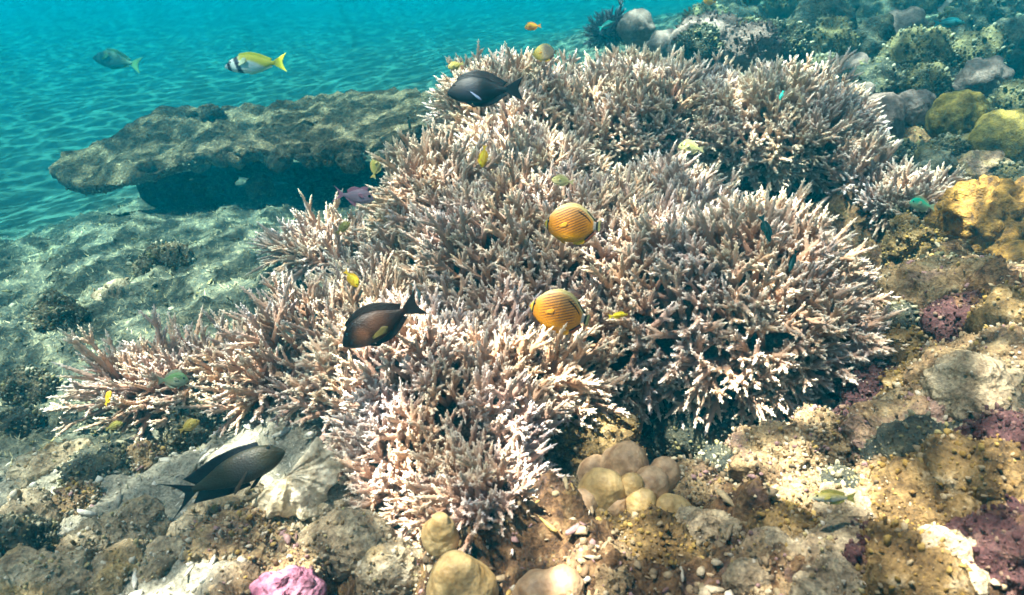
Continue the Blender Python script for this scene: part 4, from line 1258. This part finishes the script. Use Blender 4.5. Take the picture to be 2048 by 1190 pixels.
def make_fish(name, label, cat, px, py, d, len_px, heading, sp, group=None, yaw=0.0, roll=0.0, detail=1.0):
    """sp: species dict. heading: direction of the nose in the picture, degrees anticlockwise from right.
    Local axes: nose +X, back +Z, thickness Y; t runs 0 (nose) .. 1 (end of tail stalk)."""
    L = len_px * d / F
    nx = int(sp.get('nx', 44) * detail); nr = int(sp.get('nr', 28) * detail)
    top, bot, wid = sp['top'], sp['bot'], sp['wid']
    body_l = sp.get('body', .82)
    col = sp['col']
    x_of = lambda q: (0.5 - q * body_l) * L
    ts = 0.5 * (1 - np.cos(np.linspace(0, 1, nx) * math.pi)) * .5 + np.linspace(0, 1, nx) * .5
    V, C = [], []
    for q in ts:
        zt, zb, ww = float(top(q)) * L, float(bot(q)) * L, float(wid(q)) * L
        zc, hh = (zt + zb) / 2, max(1e-5, (zt - zb) / 2)
        for j in range(nr):
            u = j / nr * 2
            sg = 1 if u < 1 else -1
            lin = 1 - 2 * u if u < 1 else 2 * u - 3
            cc = .45 * lin + .55 * math.cos(math.pi * u)
            y = sg * ww * math.sqrt(max(0, 1 - cc * cc)) ** .9; z = zc + hh * cc
            V.append((x_of(q), y, z)); C.append(col(q, z / L, cc))
    Fc = []
    for i in range(nx - 1):
        for j in range(nr):
            a, b = i * nr + j, i * nr + (j + 1) % nr
            Fc.append((a, b, b + nr, a + nr))
    V.append((x_of(0) + .004 * L, 0, (float(top(0)) + float(bot(0))) / 2 * L)); C.append(col(0, 0, 0))
    V.append((x_of(1), 0, (float(top(1)) + float(bot(1))) / 2 * L)); C.append(col(1, 0, 0))
    tri = [(len(V) - 2, (j + 1) % nr, j) for j in range(nr)] + [(len(V) - 1, (nx - 1) * nr + j, (nx - 1) * nr + (j + 1) % nr) for j in range(nr)]
    root = empty(name, at(px, py, d))
    tag(root, label, cat, group)
    link('body', mesh_np('body', np.array(V), Fc + tri, True, np.array(C)), m_fish, root)
    th = .014 * L
    fc = sp.get('fin', lambda x, z, v: (.1, .1, .1))
    if 'dorsal' in sp:
        q0, q1, hf = sp['dorsal']
        qs = np.linspace(q0, q1, 26)
        inn = [(x_of(q), (float(top(q)) - .012) * L) for q in qs]
        out = [(x_of(q) - sp.get('sweep', .03) * L * (k / 25), (float(top(q)) + hf(k / 25)) * L) for k, q in enumerate(qs)]
        link('dorsal_fin', fin_mesh('dorsal_fin', inn, out, th, lambda x, z, v: fc(x, z, v, 'd'), L), m_fish, root)
    if 'anal' in sp:
        q0, q1, hf = sp['anal']
        qs = np.linspace(q0, q1, 22)
        inn = [(x_of(q), (float(bot(q)) + .012) * L) for q in qs]
        out = [(x_of(q) - sp.get('sweep', .03) * L * (k / 21), (float(bot(q)) - hf(k / 21)) * L) for k, q in enumerate(qs)]
        link('anal_fin', fin_mesh('anal_fin', inn, out, th, lambda x, z, v: fc(x, z, v, 'a'), L), m_fish, root)
    # tail
    tl, tH, fork = sp['tail']
    vv = np.linspace(-1, 1, 25)
    zt1, zb1 = float(top(1)), float(bot(1))
    zc1, hh1 = (zt1 + zb1) / 2, (zt1 - zb1) / 2
    inn = [(x_of(.965), (zc1 + hh1 * .92 * u) * L) for u in vv]
    out = [(x_of(1) - L * tl * ((1 - fork) + fork * abs(u) ** 1.5), (zc1 + tH * math.copysign(abs(u) ** 1.0, u)) * L) for u in vv]
    link('tail_fin', fin_mesh('tail_fin', inn, out, th, lambda x, z, v: fc(x, z, v, 't'), L, 10), m_fish, root)
    # paired fins
    if sp.get('pect', True):
        pq, pz, pl, pw, pa = sp.get('pectoral', (.30, -.03, .17, .06, -35))
        for s in (1, -1):
            us = np.linspace(0, 1, 10)
            inn = [(0, (-.5 + u) * pw * .5 * L) for u in us]
            out = [(-pl * L * (.75 + .25 * math.sin(u * math.pi)), (-.5 + u) * pw * 1.7 * L) for u in us]
            o = link('pectoral_fin', fin_mesh('pectoral_fin', inn, out, th * .7, lambda x, z, v: fc(x, z, v, 'p'), L, 6), m_fish, root)
            o.location = (x_of(pq), s * float(wid(pq)) * .96 * L, pz * L)
            o.rotation_euler = (0, R(pa) * -1 if False else R(-pa), R(-sp.get('flare', 14)) * s)
        if 'pelvic' in sp:
            vq, vl = sp['pelvic']
            for s in (1, -1):
                us = np.linspace(0, 1, 6)
                inn = [((.5 - u) * .05 * L, 0) for u in us]
                out = [((.3 - u) * .05 * L - vl * .8 * L, -vl * .6 * L) for u in us]
                o = link('pelvic_fin', fin_mesh('pelvic_fin', inn, out, th * .7, lambda x, z, v: fc(x, z, v, 'v'), L, 5), m_fish, root)
                o.location = (x_of(vq), s * .015 * L, (float(bot(vq)) + .012) * L)
    eq, ez, er = sp.get('eye', (.12, .03, .022))
    zt, zb = float(top(eq)), float(bot(eq))
    zc, hh = (zt + zb) / 2, (zt - zb) / 2
    wy = float(wid(eq)) * math.sqrt(max(.05, 1 - ((ez - zc) / hh) ** 2))
    De, Fe = ico(2)
    eme = mesh_np('eye', De * er * L * np.array([1, .55, 1]), Fe)
    eme.materials.append(m_eye)
    for s in (1, -1):
        o = link('eye', eme, None, root)
        o.location = (x_of(eq), s * (wy - er * .12) * L, ez * L)
    # orientation: nose direction lies near the picture plane
    h = R(heading)
    left = math.cos(h) < 0
    nose = RIGHT * math.cos(h) + UP * math.sin(h)
    nose = (nose + FWD * math.tan(R(yaw))).normalized()
    back = (UP - nose * UP.dot(nose)).normalized()
    back = (back + FWD * (-math.tan(R(roll)))).normalized()
    back = (back - nose * back.dot(nose)).normalized()
    side = back.cross(nose).normalized()
    M = Matrix((nose, side, back)).transposed().to_4x4()
    root.rotation_euler = M.to_euler()
    return root


def lerp3(a, b, k):
    k = min(1, max(0, k))
    return tuple(a[i] * (1 - k) + b[i] * k for i in range(3))


def sst(a, b, x):
    t_ = min(1, max(0, (x - a) / (b - a)))
    return t_ * t_ * (3 - 2 * t_)


# oval butterflyfish
bf_top = smooth_prof([0, .04, .12, .25, .45, .65, .82, .93, 1], [.0, .055, .17, .275, .335, .31, .215, .10, .055])
bf_bot = smooth_prof([0, .04, .12, .25, .45, .65, .82, .93, 1], [-.02, -.065, -.155, -.245, -.30, -.29, -.215, -.105, -.055])
bf_wid = smooth_prof([0, .1, .3, .55, .8, 1], [.012, .05, .085, .085, .045, .014])


def bf_col(q, z, c, top=bf_top, bot=bf_bot):
    body = lerp3((.80, .31, .012), (.58, .33, .11), sst(-.02, .30, z))
    body = lerp3(body, (.80, .37, .0), 1 - sst(-.25, -.08, z))
    sy = z - .42 * (q - .5)
    st = .5 + .5 * math.cos(sy * 2 * math.pi / .047)
    amt = sst(.52, .85, st) * sst(.16, .28, q) * (1 - sst(.76, .88, q)) * sst(-.20, -.05, z) * (1 - sst(.20, .27, z - .1 * (1 - q)))
    c_ = lerp3(body, (.11, .035, .03), amt * .95)
    rim = float(top(q)) - z
    c_ = lerp3(c_, (.42, .36, .18), (1 - sst(.008, .025, rim)) * .9)
    # dark line under the rear dorsal
    c_ = lerp3(c_, (.02, .015, .01), sst(.62, .68, q) * (1 - sst(.88, .92, q)) * (1 - sst(.008, .02, abs(rim - .075))))
    # face bars
    eb = abs(q - (.075 + .04 * abs(z)))
    c_ = lerp3(c_, (.85, .70, .10), (1 - sst(.02, .035, abs(q - .055))) * .8)
    c_ = lerp3(c_, (.01, .01, .01), 1 - sst(.010, .016, eb))
    c_ = lerp3(c_, (.55, .52, .48), sst(.93, .97, q))
    return tuple(.72 * x for x in c_)


def bf_fin(x, z, v, k):
    if k == 't':
        if v < .35: return lerp3((.75, .73, .68), (.02, .02, .02), sst(.22, .30, v))
        if v < .62: return (.02, .02, .02)
        return (.32, .30, .12)
    if k == 'a':
        if x < -.20: return lerp3((.26, .07, .03), (.015, .012, .01), sst(.45, .7, 1 - v)) if v < .88 else (.45, .40, .28)
        return (.80, .45, .02)
    if k == 'd':
        if x < -.22 and v > .45: return (.02, .02, .015) if v < .85 else (.6, .6, .4)
        return (.55, .46, .20)
    return (.62, .28, .02)


BF = dict(top=bf_top, bot=bf_bot, wid=bf_wid, col=bf_col, fin=bf_fin, body=.88, nx=150, nr=150,
          dorsal=(.20, .95, lambda k: .035 * math.sin(math.pi * min(1, k * 1.1 + .05)) + .015 * k),
          anal=(.58, .95, lambda k: .055 * math.sin(math.pi * min(1, k * .75 + .08)) + .012),
          tail=(.075, .10, .0), eye=(.085, .045, .026), pectoral=(.30, -.03, .15, .05, -20), sweep=.045, pelvic=(.3, .12), flare=5)
make_fish('butterflyfish', 'upper orange oval butterflyfish with fine dark stripes, over the coral centre', 'fish', 1147, 450, 1.42, 118, 176, BF, 'oval butterflyfish', yaw=8, roll=8)
make_fish('butterflyfish', 'lower golden oval butterflyfish with fine dark stripes, nose tilted up', 'fish', 1121, 626, 1.34, 128, 165, BF, 'oval butterflyfish', yaw=5, roll=8)
BF2 = dict(BF)


def bf2_col(q, z, c):
    a = bf_col(q, z, c)
    g = lerp3((.55, .48, .10), (.36, .32, .26), sst(.3, .6, q))
    return lerp3(a, g, .7)


BF2['col'] = bf2_col; BF2['nx'] = 50; BF2['nr'] = 40
make_fish('butterflyfish', 'dull yellow-grey butterflyfish on top of the back thicket', 'fish', 1090, 106, 2.30, 52, 178, BF2, 'oval butterflyfish', yaw=18)

# surgeonfish
sg_top = smooth_prof([0, .03, .10, .22, .42, .62, .80, .92, 1], [.0, .045, .115, .175, .20, .17, .095, .045, .036])
sg_bot = smooth_prof([0, .03, .10, .22, .42, .62, .80, .92, 1], [-.025, -.055, -.10, -.14, -.165, -.15, -.09, -.045, -.036])
sg_wid = smooth_prof([0, .1, .3, .55, .8, 1], [.014, .05, .08, .075, .035, .014])


def dark_col(base, warm=None, blue=None):
    def f(q, z, c):
        a = base
        if warm:
            a = lerp3(a, warm, (1 - sst(.05, .16, math.hypot((q - .28) * .9, z + .03))) * .9)
            a = lerp3(a, tuple(x * .6 for x in warm), (1 - sst(.04, .16, math.hypot((q - .58) * .6, z - .03))) * .6)
        if blue:
            a = lerp3(a, blue, (1 - sst(.05, .2, math.hypot((q - .40) * .8, z - .0))) * .7)
        return a
    return f


def mono_fin(c, p=None, edge=None):
    def f(x, z, v, k):
        if k == 'p' and p: return p
        if edge and v > .9: return edge
        return c
    return f


TANG = dict(top=sg_top, bot=sg_bot, wid=sg_wid, col=dark_col((.003, .005, .010), None, (.004, .009, .024)), fin=mono_fin((.004, .006, .012), (.10, .15, .27)), body=.80,
            dorsal=(.16, .93, lambda k: .075 * math.sin(math.pi * min(1, .12 + k * .72)) + .01), anal=(.42, .93, lambda k: .06 * math.sin(math.pi * min(1, .12 + k * .75)) + .008),
            tail=(.22, .17, .35), eye=(.13, .075, .02), pectoral=(.40, -.03, .20, .020, 40), pelvic=(.32, .12), sweep=.05)
make_fish('surgeonfish', 'blue-black tang with pale edged side fin, over the back thicket', 'fish', 970, 181, 2.02, 152, 181, TANG, 'surgeonfish', yaw=6)
BROWN = dict(TANG, col=dark_col((.018, .011, .010), (.16, .065, .028)), fin=mono_fin((.012, .010, .010), (.12, .10, .025), None))
BROWN['pectoral'] = (.42, -.10, .22, .05, -8)
make_fish('surgeonfish', 'dark brown surgeonfish with rusty cheek, heading down left into coral', 'fish', 764, 646, 1.24, 176, 209, BROWN, 'surgeonfish', yaw=-6)
SLATE = dict(TANG, col=dark_col((.030, .030, .017), None, (.034, .038, .042)), fin=mono_fin((.006, .010, .016), (.045, .035, .022)))
SLATE['tail'] = (.26, .17, .72)
SLATE['top'] = smooth_prof([0, .03, .10, .22, .42, .62, .80, .92, 1], [.0, .035, .085, .125, .138, .12, .07, .035, .028])
SLATE['bot'] = smooth_prof([0, .03, .10, .22, .42, .62, .80, .92, 1], [-.02, -.045, -.085, -.115, -.13, -.115, -.07, -.035, -.028])
SLATE['dorsal'] = (.22, .94, lambda k: .035 + .045 * k); SLATE['anal'] = (.45, .94, lambda k: .03 + .045 * k); SLATE['sweep'] = .09
make_fish('surgeonfish', 'slate-grey surgeonfish with sickle tail, swimming up right at lower left', 'fish', 455, 950, 1.12, 242, 23, SLATE, 'surgeonfish', yaw=4)

# rabbitfish
rb_top = smooth_prof([0, .05, .15, .30, .50, .70, .88, 1], [-.01, .045, .10, .155, .155, .11, .05, .03])
rb_bot = smooth_prof([0, .05, .15, .30, .50, .70, .88, 1], [-.04, -.07, -.10, -.135, -.145, -.11, -.045, -.025])
rb_wid = smooth_prof([0, .1, .3, .55, .8, 1], [.012, .04, .065, .06, .03, .012])


def rb_col(q, z, c):
    a = lerp3((.80, .82, .80), (.90, .72, .02), sst(-.03 + .10 * (1 - q), .06, z + .10 * sst(.5, .9, q)) * sst(.22, .36, q))
    a = lerp3(a, (.03, .03, .06), 1 - sst(.028, .045, abs(q - .085 + .35 * z)))
    a = lerp3(a, (.03, .03, .06), 1 - sst(.040, .06, abs(q - .27 + .45 * z)))
    return a


def rb_fin(x, z, v, k):
    return (.85, .75, .02) if k in 'dt' else (.75, .75, .5)


RB = dict(top=rb_top, bot=rb_bot, wid=rb_wid, col=rb_col, fin=rb_fin, body=.80, dorsal=(.28, .92, lambda k: .03 + .02 * math.sin(k * 3)), anal=(.5, .92, lambda k: .025), tail=(.20, .16, .35), eye=(.13, .035, .018))
make_fish('rabbitfish', 'bright yellow and white rabbitfish with two black bars, at upper left', 'fish', 512, 128, 3.3, 124, 183, RB, 'rabbitfish')
RB_HAZED = dict(RB, col=lambda q, z, c: lerp3((.015, .11, .115), tuple(.22 * x for x in rb_col(q, z, c)), .30), fin=lambda x, z, v, k: (.07, .15, .05))  # colours pulled towards the water tint to paint in haze
make_fish('rabbitfish', 'faint rabbitfish, water haze painted into its greenish colours, top left', 'fish', 235, 122, 6.5, 112, 167, RB_HAZED, 'rabbitfish', yaw=10)

# squirrelfish in the hollow
sq_top = smooth_prof([0, .06, .2, .4, .65, .85, 1], [-.01, .07, .16, .20, .15, .06, .035])
sq_bot = smooth_prof([0, .06, .2, .4, .65, .85, 1], [-.05, -.09, -.14, -.165, -.14, -.055, -.03])
SQ = dict(top=sq_top, bot=sq_bot, wid=rb_wid, col=lambda q, z, c: lerp3((.34, .21, .29), (.28, .21, .28), .5 + .5 * math.sin(z * 90)), fin=mono_fin((.38, .17, .25)), body=.74,
          dorsal=(.22, .85, lambda k: .07 * abs(math.cos(k * 4.0)) + .015), anal=(.55, .88, lambda k: .09 * (1 - k) + .015), tail=(.26, .20, .62), eye=(.14, .04, .04))
make_fish('squirrelfish', 'pinkish purple squirrelfish in front of the dark table coral hollow', 'fish', 706, 392, 1.84, 84, -7, SQ)

# damselfish and small fry
dm_top = smooth_prof([0, .06, .2, .42, .68, .88, 1], [-.01, .09, .18, .215, .16, .065, .045])
dm_bot = smooth_prof([0, .06, .2, .42, .68, .88, 1], [-.04, -.10, -.17, -.20, -.16, -.06, -.04])
sl_top = smooth_prof([0, .06, .2, .45, .7, .88, 1], [-.01, .05, .09, .11, .085, .05, .04])
sl_bot = smooth_prof([0, .06, .2, .45, .7, .88, 1], [-.03, -.06, -.09, -.105, -.085, -.045, -.035])
dm_wid = smooth_prof([0, .1, .3, .55, .8, 1], [.012, .05, .08, .07, .03, .012])


def two(c1, c2):
    return lambda q, z, c: lerp3(c2, c1, sst(-.10, .10, z))


def damsel(c1, c2, slim=False, tail=.2):
    return dict(top=sl_top if slim else dm_top, bot=sl_bot if slim else dm_bot, wid=dm_wid, col=two(c1, c2), fin=mono_fin(c2 if not slim else c1), body=.80, nx=26, nr=18,
                dorsal=(.24, .90, lambda k: .05 + .03 * math.sin(k * 3.1)), anal=(.52, .90, lambda k: .04 + .03 * math.sin(k * 3.1)), tail=(tail, .13, .3), eye=(.13, .04, .03), pelvic=(.34, .1))


Yl = ((.86, .72, .03), (.90, .55, .02)); Ol = ((.26, .24, .05), (.34, .28, .08)); Gn = ((.02, .58, .36), (.38, .48, .30)); Pg = ((.40, .40, .14), (.58, .52, .26)); Te = ((.006, .06, .065), (.008, .09, .085)); Or = ((.90, .55, .06), (.90, .36, .05))
for px, py, d, ln, hd, cc, slim, nm, lab in [
    (1066, 53, 2.6, 34, 188, Or, 0, 'damselfish', 'tiny orange-yellow damselfish in open water above the back thicket'),
    (912, 131, 2.25, 34, 200, Ol, 0, 'damselfish', 'faint olive damselfish against the back thicket above the tang'),
    (967, 312, 1.82, 46, 262, Yl, 0, 'damselfish', 'deep yellow damselfish nose down below the blue-black tang'),
    (1383, 296, 2.08, 58, 176, Pg, 0, 'damselfish', 'pale yellow-green damselfish beside the back right thicket'),
    (1126, 362, 1.62, 46, 172, Pg, 0, 'damselfish', 'pale lime damselfish just above the upper butterflyfish'),
    (1236, 631, 1.38, 40, 8, Yl, 1, 'damselfish', 'small yellow damselfish right of the lower butterflyfish'),
    (703, 557, 1.60, 46, 312, Yl, 0, 'damselfish', 'bright lemon-yellow damselfish above the brown surgeonfish'),
    (752, 335, 2.3, 48, 75, Ol, 0, 'damselfish', 'dim yellowish damselfish at the edge of the table coral'),
    (216, 797, 1.42, 36, 62, Yl, 0, 'damselfish', 'small yellow damselfish at far left beside the sparse staghorn'),
    (686, 456, 2.0, 36, 40, Ol, 0, 'damselfish', 'faint yellow damselfish in front of the bluish grey staghorn'),
    (345, 760, 1.42, 74, 4, ((.10, .20, .08), (.24, .26, .18)), 0, 'damselfish', 'olive-green damselfish over the sparse left staghorn'),
    (1845, 410, 1.95, 62, 172, Gn, 0, 'chromis', 'emerald green chromis over the small right staghorn clump'),
    (1898, 46, 3.2, 62, 2, ((.015, .20, .24), (.06, .20, .20)), 1, 'chromis', 'teal chromis before the dark rock in the top right corner'),
    (1214, 50, 3.4, 40, 28, ((.02, .34, .32), (.16, .24, .24)), 1, 'chromis', 'turquoise chromis beside the dark bushy coral'),
    (1531, 456, 1.36, 58, 285, Te, 1, 'chromis', 'slim teal chromis diving among the branches of the biggest thicket'),
    (1586, 521, 1.34, 50, 248, Te, 1, 'chromis', 'slim dark green chromis lower among the biggest thicket branches'),
    (832, 586, 1.50, 44, 285, ((.20, .30, .30), (.32, .40, .41)), 1, 'chromis', 'pale grey-blue chromis at the tail of the brown surgeonfish'),
    (818, 246, 2.5, 26, 280, Te, 1, 'chromis', 'tiny teal chromis over the table coral top'),
    (1563, 191, 2.05, 22, 250, ((.01, .35, .28), (.05, .3, .25)), 1, 'chromis', 'tiny turquoise chromis over the back right thicket'),
    (1668, 995, .90, 92, 178, ((.60, .52, .14), (.70, .70, .66)), 1, 'damselfish', 'silvery damselfish with yellow back over the lower right rocks'),
    (228, 852, 1.44, 34, 20, Ol, 0, 'damselfish', 'small olive damselfish under the sparse left staghorn'),
    (1420, 3, 3.6, 30, 180, Or, 0, 'damselfish', 'tiny orange damselfish cut by the top edge'),
    (378, 852, 1.44, 44, 30, ((.30, .24, .05), (.40, .30, .08)), 0, 'damselfish', 'brownish yellow damselfish above the back of the slate-grey surgeonfish'),
    (622, 785, 1.46, 34, 255, ((.16, .15, .10), (.30, .28, .18)), 0, 'damselfish', 'small striped-looking dark damselfish hidden among left coral branches'),
]:
    make_fish(nm, lab, 'fish', px, py, d, ln, hd, damsel(cc[0], cc[1], slim), 'small reef fish', yaw=random.uniform(-15, 15))
